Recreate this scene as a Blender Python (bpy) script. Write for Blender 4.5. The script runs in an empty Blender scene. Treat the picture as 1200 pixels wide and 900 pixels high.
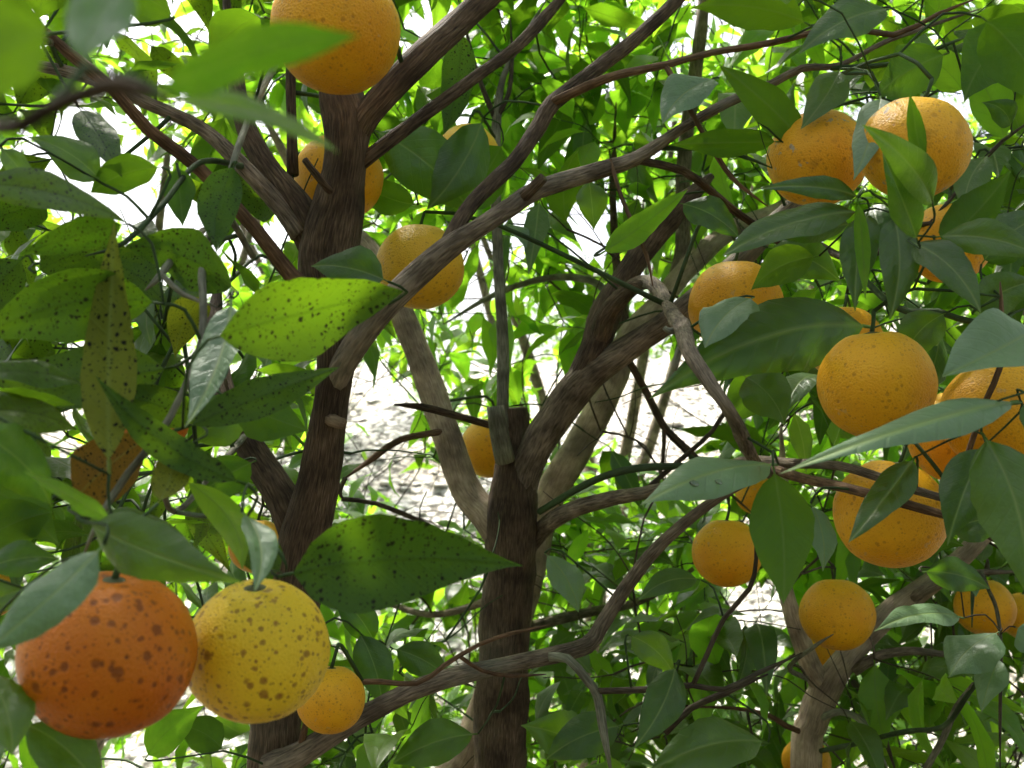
import bpy, math, random
import numpy as np
from mathutils import Vector, Matrix, Quaternion, noise

random.seed(11)
rng = np.random.default_rng(11)
R = math.radians
SC = bpy.context.scene
COL = SC.collection

# ------------------------------------------------------------------ camera
PITCH = R(4.0)
CAM = Vector((0, 0, 1.6))
F = 35.0 / 36.0 * 1200.0            # focal length in pixels of the 1200 px wide photograph
cd = bpy.data.cameras.new('camera'); cam = bpy.data.objects.new('camera', cd); COL.objects.link(cam)
cam.location = CAM; cam.rotation_euler = (R(90) + PITCH, 0, 0)
cd.lens = 35; cd.sensor_width = 36; cd.clip_start = 0.01; cd.clip_end = 900
cd.dof.use_dof = True; cd.dof.focus_distance = 0.85; cd.dof.aperture_fstop = 12
SC.camera = cam

# ------------------------------------------------------------------ sky, sun, exposure
SUN_EL, SUN_AZ = R(58), R(-28)      # sun high behind the trees, a little to the left
w = bpy.data.worlds.new('World'); SC.world = w; w.use_nodes = True
nt = w.node_tree; bg = nt.nodes['Background']
sk = nt.nodes.new('ShaderNodeTexSky'); sk.sky_type = 'NISHITA'; sk.sun_disc = False
sk.sun_elevation = SUN_EL; sk.sun_rotation = SUN_AZ; sk.dust_density = 6.0; sk.air_density = 1.0; sk.ozone_density = 1.0
hs = nt.nodes.new('ShaderNodeHueSaturation'); hs.inputs['Saturation'].default_value = 0.5   # thin cloud: a whiter sky all over
nt.links.new(sk.outputs[0], hs.inputs['Color']); nt.links.new(hs.outputs[0], bg.inputs[0]); bg.inputs[1].default_value = 0.105
sl = bpy.data.lights.new('sun', 'SUN'); sun = bpy.data.objects.new('sun', sl); COL.objects.link(sun)
sl.energy = 5.0; sl.angle = R(3); sl.color = (1.0, 0.95, 0.86)
sdir = Vector((math.sin(SUN_AZ) * math.cos(SUN_EL), math.cos(SUN_AZ) * math.cos(SUN_EL), math.sin(SUN_EL)))
sun.rotation_euler = sdir.to_track_quat('Z', 'Y').to_euler()
SC.view_settings.view_transform = 'Standard'; SC.view_settings.look = 'None'
SC.view_settings.exposure = 1.8; SC.view_settings.gamma = 1.0
SC.render.engine = 'CYCLES'
cy = SC.cycles
cy.use_denoising = True; cy.max_bounces = 6; cy.diffuse_bounces = 3; cy.glossy_bounces = 2; cy.transmission_bounces = 4
cy.use_adaptive_sampling = True; cy.adaptive_threshold = 0.06
cy.sample_clamp_indirect = 8.0

# ------------------------------------------------------------------ pixel -> place
cp, sp_ = math.cos(PITCH), math.sin(PITCH)
RIGHT = Vector((1, 0, 0)); FWD = Vector((0, cp, sp_)); UP = Vector((0, -sp_, cp))
def P(x, y, d):
    return CAM + FWD * d + RIGHT * ((x - 600) / F * d) + UP * ((450 - y) / F * d)
def proj(p):
    v = Vector(p) - CAM; d = v.dot(FWD)
    if d < 0.02: return None
    return 600 + v.dot(RIGHT) / d * F, 450 - v.dot(UP) / d * F, d

# ------------------------------------------------------------------ materials
class MT:
    def __init__(s, name):
        s.m = bpy.data.materials.new(name); s.m.use_nodes = True
        s.t = s.m.node_tree; s.b = s.t.nodes['Principled BSDF']; s.out = s.t.nodes['Material Output']
    def n(s, typ, **kw):
        nd = s.t.nodes.new('ShaderNode' + typ)
        for k, v in kw.items():
            if k.startswith('i_'):
                nd.inputs[int(k[2:]) if k[2:].isdigit() else k[2:].replace('_', ' ')].default_value = v
            else: setattr(nd, k, v)
        return nd
    def l(s, a, b): s.t.links.new(a, b)
    def ramp(s, fac, stops, interp='LINEAR'):
        r = s.n('ValToRGB'); r.color_ramp.interpolation = interp
        els = r.color_ramp.elements
        while len(els) < len(stops): els.new(0.5)
        for e, (p, c) in zip(els, stops):
            e.position = p; e.color = c if len(c) == 4 else (*c, 1)
        s.l(fac, r.inputs[0]); return r.outputs[0]
    def math(s, op, a, b=None, clamp=False):
        nd = s.n('Math', operation=op, use_clamp=clamp)
        for i, v in enumerate((a, b)):
            if v is None: continue
            if isinstance(v, (int, float)): nd.inputs[i].default_value = v
            else: s.l(v, nd.inputs[i])
        return nd.outputs[0]
    def mix(s, fac, a, b, bt='MIX'):
        nd = s.n('Mix', data_type='RGBA', blend_type=bt)
        for i, v in ((0, fac), (6, a), (7, b)):
            if isinstance(v, (int, float)): nd.inputs[i].default_value = v
            elif isinstance(v, tuple): nd.inputs[i].default_value = v if len(v) == 4 else (*v, 1)
            else: s.l(v, nd.inputs[i])
        return nd.outputs[2]
    def bump(s, h, strength, dist):
        nd = s.n('Bump'); nd.inputs['Strength'].default_value = strength; nd.inputs['Distance'].default_value = dist
        s.l(h, nd.inputs['Height']); return nd.outputs[0]

def leaf_material(name, top_a, top_b, trans_a, trans_b, spots=0.0, rough=0.38, trans=0.42, ribc=(0.20, 0.28, 0.07)):
    m = MT(name)
    uv = m.n('UVMap'); uv.uv_map = 'UVMap'
    at = m.n('Attribute'); at.attribute_name = 'leaf_variation'
    oi = m.n('ObjectInfo')
    rnd = m.math('FRACT', m.math('ADD', at.outputs['Fac'], oi.outputs['Random']))
    sep = m.n('SeparateXYZ'); m.l(uv.outputs[0], sep.inputs[0])
    t, v = sep.outputs[0], sep.outputs[1]
    av = m.math('ABSOLUTE', v)
    rib = m.math('SUBTRACT', 1.0, m.math('DIVIDE', av, 0.014), True)           # midrib
    ph = m.math('FRACT', m.math('MULTIPLY', m.math('SUBTRACT', t, m.math('MULTIPLY', av, 1.1)), 10.0))
    vein = m.math('SUBTRACT', 1.0, m.math('DIVIDE', m.math('ABSOLUTE', m.math('SUBTRACT', ph, 0.5)), 0.10), True)
    lines = m.math('MAXIMUM', rib, m.math('MULTIPLY', vein, 0.35))
    off = m.n('CombineXYZ'); m.l(m.math('MULTIPLY', rnd, 37.0), off.inputs[0]); m.l(m.math('MULTIPLY', rnd, 11.0), off.inputs[1])
    co = m.n('VectorMath', operation='ADD'); m.l(uv.outputs[0], co.inputs[0]); m.l(off.outputs[0], co.inputs[1])
    nz = m.n('TexNoise'); nz.inputs['Scale'].default_value = 7; nz.inputs['Detail'].default_value = 4; m.l(co.outputs[0], nz.inputs['Vector'])
    top = m.mix(rnd, top_a, top_b)
    top = m.mix(m.math('MULTIPLY', nz.outputs[0], 0.35), top, tuple(c * 1.6 for c in top_b))
    tr = m.mix(rnd, trans_a, trans_b)
    tr = m.mix(m.math('MULTIPLY', lines, 0.5), tr, tuple(c * 0.5 for c in trans_a)); tr = m.mix(m.math('MULTIPLY', m.ramp(nz.outputs[0], [(0.4, (0, 0, 0)), (0.75, (1, 1, 1))]), 0.45), tr, trans_b)
    top = m.mix(m.math('MULTIPLY', rib, 0.85), top, ribc); top = m.mix(m.math('MULTIPLY', vein, 0.16), top, (0.12, 0.20, 0.05))
    gm = m.n('NewGeometry')
    under = m.mix(0.5, top, tuple(c * 1.7 + 0.012 for c in top_b))                              # paler, dull lower surface of the blade
    colr = m.mix(gm.outputs['Backfacing'], top, under)
    rg = m.math('ADD', m.math('ADD', rough, m.math('MULTIPLY', nz.outputs[0], 0.16)), m.math('MULTIPLY', gm.outputs['Backfacing'], 0.22))
    if spots > 0:
        fac = None
        for sc, th, keep in ((30.0, 0.27, 0.62), (70.0, 0.27, 0.66), (14.0, 0.17, 0.78)):
            vo = m.n('TexVoronoi', voronoi_dimensions='2D'); vo.inputs['Scale'].default_value = sc; vo.inputs['Randomness'].default_value = 1.0
            dn = m.n('TexNoise'); dn.inputs['Scale'].default_value = 60; m.l(co.outputs[0], dn.inputs['Vector'])
            ad = m.n('VectorMath', operation='MULTIPLY_ADD'); m.l(dn.outputs['Color'], ad.inputs[0]); ad.inputs[1].default_value = (0.022,) * 3; m.l(co.outputs[0], ad.inputs[2])
            m.l(ad.outputs[0], vo.inputs['Vector'])
            sc2 = m.n('SeparateColor'); m.l(vo.outputs['Color'], sc2.inputs[0])
            on = m.math('GREATER_THAN', sc2.outputs[0], keep)
            rr = m.math('MULTIPLY', m.math('ADD', sc2.outputs[1], 0.25), th)
            d = m.math('SUBTRACT', 1.0, m.math('DIVIDE', vo.outputs['Distance'], rr), True)
            d = m.math('MULTIPLY', m.math('MULTIPLY', d, 2.5, True), on)
            fac = d if fac is None else m.math('MAXIMUM', fac, d)
        fac = m.math('MULTIPLY', fac, spots)
        colr = m.mix(fac, colr, (0.012, 0.014, 0.008)); tr = m.mix(fac, tr, (0.012, 0.012, 0.004))
    m.l(colr, m.b.inputs['Base Color']); m.l(rg, m.b.inputs['Roughness'])
    m.b.inputs['IOR'].default_value = 1.5
    m.l(m.math('SUBTRACT', 0.6, m.math('MULTIPLY', gm.outputs['Backfacing'], 0.35)), m.b.inputs['Specular IOR Level'])
    m.l(m.math('SUBTRACT', 0.35, m.math('MULTIPLY', gm.outputs['Backfacing'], 0.35)), m.b.inputs['Coat Weight']); m.b.inputs['Coat Roughness'].default_value = 0.30
    bp = m.bump(m.math('ADD', m.math('MULTIPLY', lines, -1.0), m.math('MULTIPLY', nz.outputs[0], 1.2)), 0.22, 0.02)
    m.l(bp, m.b.inputs['Normal'])
    ts = m.n('BsdfTranslucent'); m.l(tr, ts.inputs[0])
    mx = m.n('MixShader'); mx.inputs[0].default_value = trans
    m.l(m.b.outputs[0], mx.inputs[1]); m.l(ts.outputs[0], mx.inputs[2]); m.l(mx.outputs[0], m.out.inputs[0])
    return m.m

M = {}
M['leaf'] = leaf_material('orange_leaf', (0.014, 0.047, 0.006), (0.030, 0.080, 0.009), (0.10, 0.26, 0.006), (0.20, 0.38, 0.010), 0.0, 0.33, 0.40)
M['backlit'] = leaf_material('orange_leaf_backlit', (0.04, 0.115, 0.012), (0.07, 0.155, 0.018), (0.20, 0.52, 0.015), (0.38, 0.68, 0.03), 0.0, 0.38, 0.58)  # leaf copy with backlight put into a brighter colour and translucency
M['spot'] = leaf_material('spotted_leaf', (0.012, 0.040, 0.006), (0.024, 0.062, 0.008), (0.09, 0.21, 0.005), (0.16, 0.28, 0.006), 0.95, 0.38, 0.38, (0.012, 0.03, 0.006))
M['yellow'] = leaf_material('yellowed_spotted_leaf', (0.085, 0.105, 0.01), (0.11, 0.125, 0.012), (0.17, 0.22, 0.008), (0.20, 0.25, 0.008), 1.0, 0.45)
M['rust'] = leaf_material('withered_spotted_leaf', (0.11, 0.060, 0.008), (0.10, 0.06, 0.01), (0.20, 0.11, 0.008), (0.20, 0.12, 0.01), 1.0, 0.5)

M['sheen'] = leaf_material('painted_sheen_leaf', (0.085, 0.155, 0.070), (0.12, 0.20, 0.095), (0.10, 0.26, 0.02), (0.14, 0.30, 0.03), 0.0, 0.42, 0.25)  # sky sheen on upper faces painted in as a paler leaf colour

def bark(name, dark, mid, light, lichen=0.25, fiss=1.0):
    m = MT(name)
    uv = m.n('Attribute'); uv.attribute_name = 'bark_coordinate'
    mp = m.n('Mapping'); mp.inputs['Scale'].default_value = (1.0, 1.0, 0.10); m.l(uv.outputs['Vector'], mp.inputs[0])
    tc = m.n('TexCoord')
    n1 = m.n('TexNoise'); n1.inputs['Scale'].default_value = 760; n1.inputs['Detail'].default_value = 6; n1.inputs['Distortion'].default_value = 0.25; m.l(mp.outputs[0], n1.inputs['Vector'])
    n2 = m.n('TexNoise'); n2.inputs['Scale'].default_value = 28; n2.inputs['Detail'].default_value = 4; m.l(tc.outputs['Object'], n2.inputs['Vector'])
    n3 = m.n('TexNoise'); n3.inputs['Scale'].default_value = 11; n3.inputs['Detail'].default_value = 5; m.l(tc.outputs['Object'], n3.inputs['Vector'])
    c = m.ramp(n1.outputs[0], [(0.30, dark), (0.52, mid), (0.72, light)])
    c2 = m.ramp(n2.outputs[0], [(0.35, (0.45, 0.42, 0.40)), (0.65, (1.15, 1.12, 1.08))])
    c = m.mix(1.0, c, c2, 'MULTIPLY')
    lf = m.ramp(n3.outputs[0], [(0.56, (0, 0, 0)), (0.68, (1, 1, 1))])
    c = m.mix(m.math('MULTIPLY', lf, lichen), c, (0.20, 0.22, 0.17))
    m.l(c, m.b.inputs['Base Color']); m.b.inputs['Roughness'].default_value = 0.82; m.b.inputs['Specular IOR Level'].default_value = 0.25
    h = m.math('ADD', n1.outputs[0], m.math('MULTIPLY', n2.outputs[0], 0.6))
    m.l(m.bump(h, 0.75 * fiss, 0.004), m.b.inputs['Normal'])
    return m.m
M['bark_dark'] = bark('bark_dark_brown', (0.036, 0.024, 0.016), (0.105, 0.073, 0.047), (0.19, 0.142, 0.098), 0.15)
M['bark_mid'] = bark('bark_brown', (0.07, 0.056, 0.042), (0.20, 0.162, 0.12), (0.32, 0.265, 0.205), 0.3)
M['bark_pale'] = bark('bark_pale_grey', (0.27, 0.210, 0.152), (0.44, 0.355, 0.265), (0.54, 0.45, 0.35), 0.15, 0.7)
M['twig_green'] = bark('twig_green', (0.025, 0.055, 0.018), (0.045, 0.085, 0.03), (0.07, 0.11, 0.045), 0.15, 0.3)
M['twig_grey'] = bark('twig_grey_green', (0.10, 0.105, 0.075), (0.19, 0.195, 0.145), (0.29, 0.29, 0.23), 0.3, 0.5)
M['twig_brown'] = bark('twig_brown', (0.06, 0.035, 0.02), (0.15, 0.09, 0.05), (0.24, 0.155, 0.095), 0.1, 0.5)
M['twig_dark'] = bark('twig_dark', (0.03, 0.025, 0.017), (0.07, 0.056, 0.038), (0.12, 0.10, 0.07), 0.1, 0.5)
M['cut_wood'] = bark('cut_wood', (0.11, 0.07, 0.04), (0.2, 0.14, 0.09), (0.28, 0.2, 0.13), 0.1, 0.3)

def peel(name, ca, cb, pits=0.0, grey=0.0, pit_col=(0.20, 0.055, 0.012)):
    m = MT(name)
    tc = m.n('TexCoord'); oi = m.n('ObjectInfo')
    off = m.n('CombineXYZ'); m.l(m.math('MULTIPLY', oi.outputs['Random'], 9.0), off.inputs[0]); m.l(m.math('MULTIPLY', oi.outputs['Random'], 5.0), off.inputs[1])
    sc0 = m.n('VectorMath', operation='SCALE'); m.l(tc.outputs['Object'], sc0.inputs[0]); sc0.inputs['Scale'].default_value = 0.042     # unit fruit -> metres
    co = m.n('VectorMath', operation='ADD'); m.l(sc0.outputs[0], co.inputs[0]); m.l(off.outputs[0], co.inputs[1])
    def nz(s, d=3):
        n = m.n('TexNoise'); n.inputs['Scale'].default_value = s; n.inputs['Detail'].default_value = d; m.l(co.outputs[0], n.inputs['Vector']); return n.outputs[0]
    c = m.mix(m.ramp(nz(22, 4), [(0.3, (0, 0, 0)), (0.7, (1, 1, 1))]), ca, cb)
    sz = m.n('SeparateXYZ'); m.l(tc.outputs['Object'], sz.inputs[0])
    c = m.mix(m.math('MULTIPLY', m.ramp(sz.outputs[2], [(0.0, (0, 0, 0)), (0.9, (1, 1, 1))]), 0.38), c, tuple(min(0.85, x * k) for x, k in zip(cb, (1.06, 1.28, 2.0))))  # yellower top: partly peel colour, partly overhead light painted in
    pores = m.n('TexVoronoi'); pores.inputs['Scale'].default_value = 620; m.l(co.outputs[0], pores.inputs['Vector'])
    c = m.mix(m.ramp(pores.outputs['Distance'], [(0.0, (1, 1, 1)), (0.35, (0, 0, 0))]), c, m.mix(0.35, c, (0.30, 0.07, 0.003)))
    height = m.math('MULTIPLY', pores.outputs['Distance'], 0.25)
    fac = None
    if grey > 0:
        d = m.ramp(nz(110, 4), [(0.69 - 0.06 * grey, (0, 0, 0)), (0.73 - 0.05 * grey, (1, 1, 1))])
        c = m.mix(m.math('MULTIPLY', d, grey), c, (0.36, 0.31, 0.22))
        d2 = m.ramp(nz(48, 6), [(0.58, (0, 0, 0)), (0.72, (1, 1, 1))])
        c = m.mix(m.math('MULTIPLY', d2, 0.5 * grey), c, (0.20, 0.095, 0.015))
    lay = [(230, 0.40, 0.45, 0.8), (420, 0.40, 0.4, 0.6), (95, 0.28, 0.75, 0.6)] if pits <= 0 else [(112, 0.36, 0.10, 1.0), (190, 0.37, 0.12, 0.95), (380, 0.38, 0.2, 0.75), (60, 0.17, 0.3, 1.0)]
    amt = pits if pits > 0 else 0.55
    for sc, th, keep, k in lay:
        wn = m.n('TexNoise'); wn.inputs['Scale'].default_value = sc * 2.2; m.l(co.outputs[0], wn.inputs['Vector'])
        wa = m.n('VectorMath', operation='MULTIPLY_ADD'); m.l(wn.outputs['Color'], wa.inputs[0]); wa.inputs[1].default_value = (0.22 / sc,) * 3; m.l(co.outputs[0], wa.inputs[2])
        vo = m.n('TexVoronoi'); vo.inputs['Scale'].default_value = sc; m.l(wa.outputs[0], vo.inputs['Vector'])
        s2 = m.n('SeparateColor'); m.l(vo.outputs['Color'], s2.inputs[0])
        on = m.math('GREATER_THAN', s2.outputs[0], keep)
        rr = m.math('MULTIPLY', m.math('ADD', m.math('MULTIPLY', s2.outputs[1], 0.9), 0.2), th)
        q = m.math('DIVIDE', vo.outputs['Distance'], rr)
        d = m.math('MULTIPLY', m.math('MULTIPLY', m.math('SUBTRACT', 1.0, q, True), 3.2, True), on)
        core = m.math('MULTIPLY', m.math('MULTIPLY', m.math('SUBTRACT', 0.45, q, True), 3.0, True), on)
        c = m.mix(m.math('MULTIPLY', d, amt * k * 0.85), c, m.mix(m.math('MULTIPLY', core, 0.8), pit_col, tuple(x * 0.25 for x in pit_col)))
        height = m.math('SUBTRACT', height, m.math('MULTIPLY', d, amt * k * 0.9))
    m.l(c, m.b.inputs['Base Color']); m.b.inputs['Roughness'].default_value = 0.46; m.b.inputs['Specular IOR Level'].default_value = 0.28
    
    m.l(m.bump(height, 0.20, 0.03), m.b.inputs['Normal'])
    return m.m
M['peel_orange'] = peel('peel_orange', (0.71, 0.30, 0.005), (0.80, 0.41, 0.010), 0, 0.3)
M['peel_yellow'] = peel('peel_yellow_orange', (0.78, 0.42, 0.018), (0.82, 0.50, 0.03), 0, 0.3)
M['peel_scarred'] = peel('peel_scarred', (0.72, 0.31, 0.008), (0.80, 0.42, 0.02), 0, 0.9)
M['peel_deep'] = peel('peel_deep_orange', (0.50, 0.108, 0.003), (0.58, 0.165, 0.004), 0.75, 0.0, (0.085, 0.018, 0.004))
M['peel_lemon'] = peel('peel_lemon_yellow', (0.82, 0.57, 0.03), (0.80, 0.50, 0.018), 0.9, 0.0, (0.26, 0.10, 0.02))
m = MT('calyx'); m.b.inputs['Base Color'].default_value = (0.07, 0.085, 0.025, 1); m.b.inputs['Roughness'].default_value = 0.7
n_ = m.n('TexNoise'); n_.inputs['Scale'].default_value = 300; tcx = m.n('TexCoord'); m.l(tcx.outputs['Object'], n_.inputs[0])
m.l(m.ramp(n_.outputs[0], [(0.3, (0.05, 0.04, 0.02)), (0.7, (0.09, 0.12, 0.035))]), m.b.inputs['Base Color']); M['calyx'] = m.m

# ------------------------------------------------------------------ helpers
def link(name, mesh, mat, parent=None, smooth=True):
    o = bpy.data.objects.new(name, mesh); COL.objects.link(o)
    if mat is not None and len(mesh.materials) == 0: mesh.materials.append(mat)
    if smooth and len(mesh.polygons): mesh.polygons.foreach_set('use_smooth', [True] * len(mesh.polygons))
    if parent is not None: o.parent = parent
    return o
def tag(o, label, cat, group=None, kind=None):
    if label: o['label'] = label
    if cat: o['category'] = cat
    if group: o['group'] = group
    if kind: o['kind'] = kind
def empty(name, loc):
    o = bpy.data.objects.new(name, None); COL.objects.link(o); o.location = loc; o.empty_display_size = 0.1; return o

def catmull(pts, step):
    """pts: rows of (x,y,z,r) -> resampled rows"""
    pts = np.array(pts, float)
    if len(pts) == 2: pts = np.array([pts[0], (pts[0] * 2 + pts[1]) / 3, (pts[0] + pts[1] * 2) / 3, pts[1]])
    ext = np.vstack([2 * pts[0] - pts[1], pts, 2 * pts[-1] - pts[-2]])
    out = []
    for i in range(1, len(ext) - 2):
        p0, p1, p2, p3 = ext[i - 1:i + 3]
        L = np.linalg.norm(p2[:3] - p1[:3]); n = max(2, int(L / step))
        for k in range(n):
            t = k / n
            out.append(0.5 * ((2 * p1) + (-p0 + p2) * t + (2 * p0 - 5 * p1 + 4 * p2 - p3) * t * t + (-p0 + 3 * p1 - 3 * p2 + p3) * t ** 3))
    out.append(ext[-2]); return np.array(out)

class Tubes:
    """collects tapered tubes; builds one mesh"""
    def __init__(s): s.v = []; s.f = []; s.uv = []; s.nv = 0
    def add(s, pts, sides=8, step=0.02, rough=0.0, origin=(0, 0, 0), knots=0.0, resample=True):
        c = catmull(pts, step) if resample else np.array(pts, float)
        n = len(c); o = np.array(origin)
        up = None; L = 0; rm = float(np.mean(c[:, 3]))
        for i in range(n):
            a = c[max(i - 1, 0), :3]; b = c[min(i + 1, n - 1), :3]
            t = b - a; t /= (np.linalg.norm(t) + 1e-9)
            if up is None:
                up = np.cross(t, [0.31, 0.27, 0.91]); up /= np.linalg.norm(up)
            up = up - t * np.dot(up, t); up /= (np.linalg.norm(up) + 1e-9)
            bi = np.cross(t, up)
            if i: L += np.linalg.norm(c[i, :3] - c[i - 1, :3])
            r = c[i, 3]
            for k in range(sides):
                an = 2 * math.pi * k / sides
                rr = r
                if rough:
                    q = Vector((math.cos(an) * 1.2, math.sin(an) * 1.2, L * 14.0)) + Vector(c[0, :3]) * 3
                    rr = r * (1 + rough * noise.noise(q) + rough * 0.6 * noise.noise(q * 3.1) + knots * max(0, noise.noise(q * 0.7) - 0.25))
                s.v.append(c[i, :3] - o + (up * math.cos(an) + bi * math.sin(an)) * rr)
                s.uv.append((math.cos(an) * rm + c[0, 0], math.sin(an) * rm, L))
        b0 = s.nv
        for i in range(n - 1):
            for k in range(sides):
                k2 = (k + 1) % sides
                s.f.append((b0 + i * sides + k, b0 + i * sides + k2, b0 + (i + 1) * sides + k2, b0 + (i + 1) * sides + k))
        s.f.append(tuple(b0 + k for k in range(sides))[::-1]); s.f.append(tuple(b0 + (n - 1) * sides + k for k in range(sides)))
        s.nv += n * sides
        return c
    def mesh(s, name):
        me = bpy.data.meshes.new(name); me.from_pydata([tuple(x) for x in s.v], [], s.f)
        me.attributes.new('bark_coordinate', 'FLOAT_VECTOR', 'POINT').data.foreach_set('vector', np.array(s.uv, np.float32).ravel()); return me

def branch(tree, name, px, mat, sides=10, step=0.015, rough=0.10, knots=0.0, tip=True):
    """px rows: (x, y, width_px, depth); adds a part to the tree and its path to the tree's nodes"""
    rows = []
    for x, y, wd, d in px:
        p = P(x, y, d); rows.append((p.x, p.y, p.z, wd * 0.5 * d / F))
    if name in ('twig', 'branch') and tip: rows[-1] = (*rows[-1][:3], rows[-1][3] * 0.3)
    return branch3(tree, name, rows, mat, sides, step, rough, knots)
def branch3(tree, name, rows, mat, sides=10, step=0.015, rough=0.10, knots=0.0, clear=True):
    tb = Tubes(); org = Vector(rows[0][:3])
    c = tb.add(rows, sides, step, rough, org, knots)
    o = link(name, tb.mesh(name), M[mat], tree.root)
    o.location = org - tree.base
    for r in c[::2]: tree.nodes.append((*r[:3], r[3]))
    if max(r[3] for r in rows) > 0.006 and clear:
        for r in c[::3]:
            q = proj(r[:3])
            if q and -50 < q[0] < 1250 and -50 < q[1] < 950: CLEAR.append((q[0], q[1], r[3] / q[2] * F, q[2]))
    return o

# ------------------------------------------------------------------ leaves
def wprof(t, a=0.62, b=0.86):
    pk = a / (a + b)
    return (t / pk) ** a * ((1 - t) / (1 - pk)) ** b
def leaf_grid(nl, nw, width, fold, curl, wave, seed, skew=0.0, petiole=0.07):
    """unit-length leaf along +X, upper side +Z. returns verts, faces, uvs"""
    rs = random.Random(seed)
    a = rs.uniform(0.65, 0.9); b = rs.uniform(1.05, 1.5)
    V, U, Fc = [], [], []
    ts = [petiole + (1 - petiole) * (i / nl) for i in range(nl + 1)]
    ph = rs.uniform(0, 6)
    xs, zs, ang = 0.0, 0.0, curl * 0.35; px = 0.0
    pos = []
    N = 40
    for i in range(N + 1):
        pos.append((xs, zs, ang))
        xs += math.cos(ang) / N; zs += math.sin(ang) / N; ang -= curl / N
    def mid(t):
        f = t * N; i = min(int(f), N - 1); f -= i
        return [pos[i][k] * (1 - f) + pos[i + 1][k] * f for k in range(3)]
    for i, t in enumerate(ts):
        tt = i / nl
        hw = width * 0.5 * (wprof(min(max(tt, 0.0), 1.0), a, b) if 0 < i < nl else (0.012 if i == 0 else 0.0))
        x, z, an = mid(t)
        side = skew * math.sin(math.pi * tt)
        for j in range(-nw, nw + 1):
            s = j / nw
            if j == -nw or j == nw: jag = 1 + rs.uniform(-0.045, 0.035)
            else: jag = 1.0
            fz = abs(s) * hw * math.tan(fold) * 1.25 - (s * s) * hw * 0.42
            wz = wave * hw * abs(s) * math.sin(tt * 9 + ph + (1.6 if s > 0 else 0))
            h = fz + wz
            V.append((x - math.sin(an) * h, s * hw * jag + side, z + math.cos(an) * h)); U.append((t, s * hw))
    m_ = 2 * nw + 1
    for i in range(nl):
        for j in range(2 * nw):
            q = (i * m_ + j, (i + 1) * m_ + j, (i + 1) * m_ + j + 1, i * m_ + j + 1)
            if i == nl - 1:
                Fc.append((q[0], q[1], q[3]))
            else: Fc.append(q)
    # last row collapses to a tip; petiole
    pb = len(V)
    pr = 0.008
    for (x0, rr) in ((0.0, pr), (petiole, pr)):
        x, z, an = mid(x0)
        V += [(x, -rr, z), (x, rr, z), (x, 0, z - rr * 1.6)]; U += [(x0, 0)] * 3
    for k in range(3):
        k2 = (k + 1) % 3
        Fc.append((pb + k, pb + k2, pb + 3 + k2, pb + 3 + k))
    return V, Fc, U
def leaf_mesh(name, V, Fc, U, mat):
    me = bpy.data.meshes.new(name); me.from_pydata(V, [], Fc)
    me.validate()
    uvl = me.uv_layers.new(name='UVMap'); ua = np.array(U)
    li = np.empty(len(me.loops), int); me.loops.foreach_get('vertex_index', li)
    uvl.data.foreach_set('uv', ua[li].astype(np.float32).ravel())
    me.materials.append(mat); me.polygons.foreach_set('use_smooth', [True] * len(me.polygons)); return me
VAR = []
for i in range(9):
    rs = random.Random(100 + i)
    VAR.append(dict(width=rs.uniform(0.26, 0.38), fold=R(rs.uniform(8, 34)), curl=rs.uniform(-0.2, 1.5), wave=rs.uniform(0.08, 0.34), seed=i, skew=rs.uniform(-0.06, 0.06)))
SHARED = {}
def shared_leaf(v, mat):
    if (v, mat) not in SHARED:
        SHARED[(v, mat)] = leaf_mesh('leaf', *leaf_grid(6, 2, **VAR[v]), M[mat])
    return SHARED[(v, mat)]
LOW = []
for i in range(9):
    V, Fc, U = leaf_grid(4, 1, **VAR[i]); LOW.append((np.array(V), Fc, np.array(U)))

class Tree:
    def __init__(s, name, base, label, group=None, cat='orange tree'):
        s.base = Vector(base); s.root = empty(name, s.base); tag(s.root, label, cat, group)
        s.nodes = []; s.leaves = []; s.twigs = Tubes(); s.nhero = 0; s.gtw = 'twig_green'
    def nearest(s, p):
        a = np.array(s.nodes); d = np.linalg.norm(a[:, :3] - np.array(p), axis=1); i = int(np.argmin(d)); return a[i], d[i]

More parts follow.
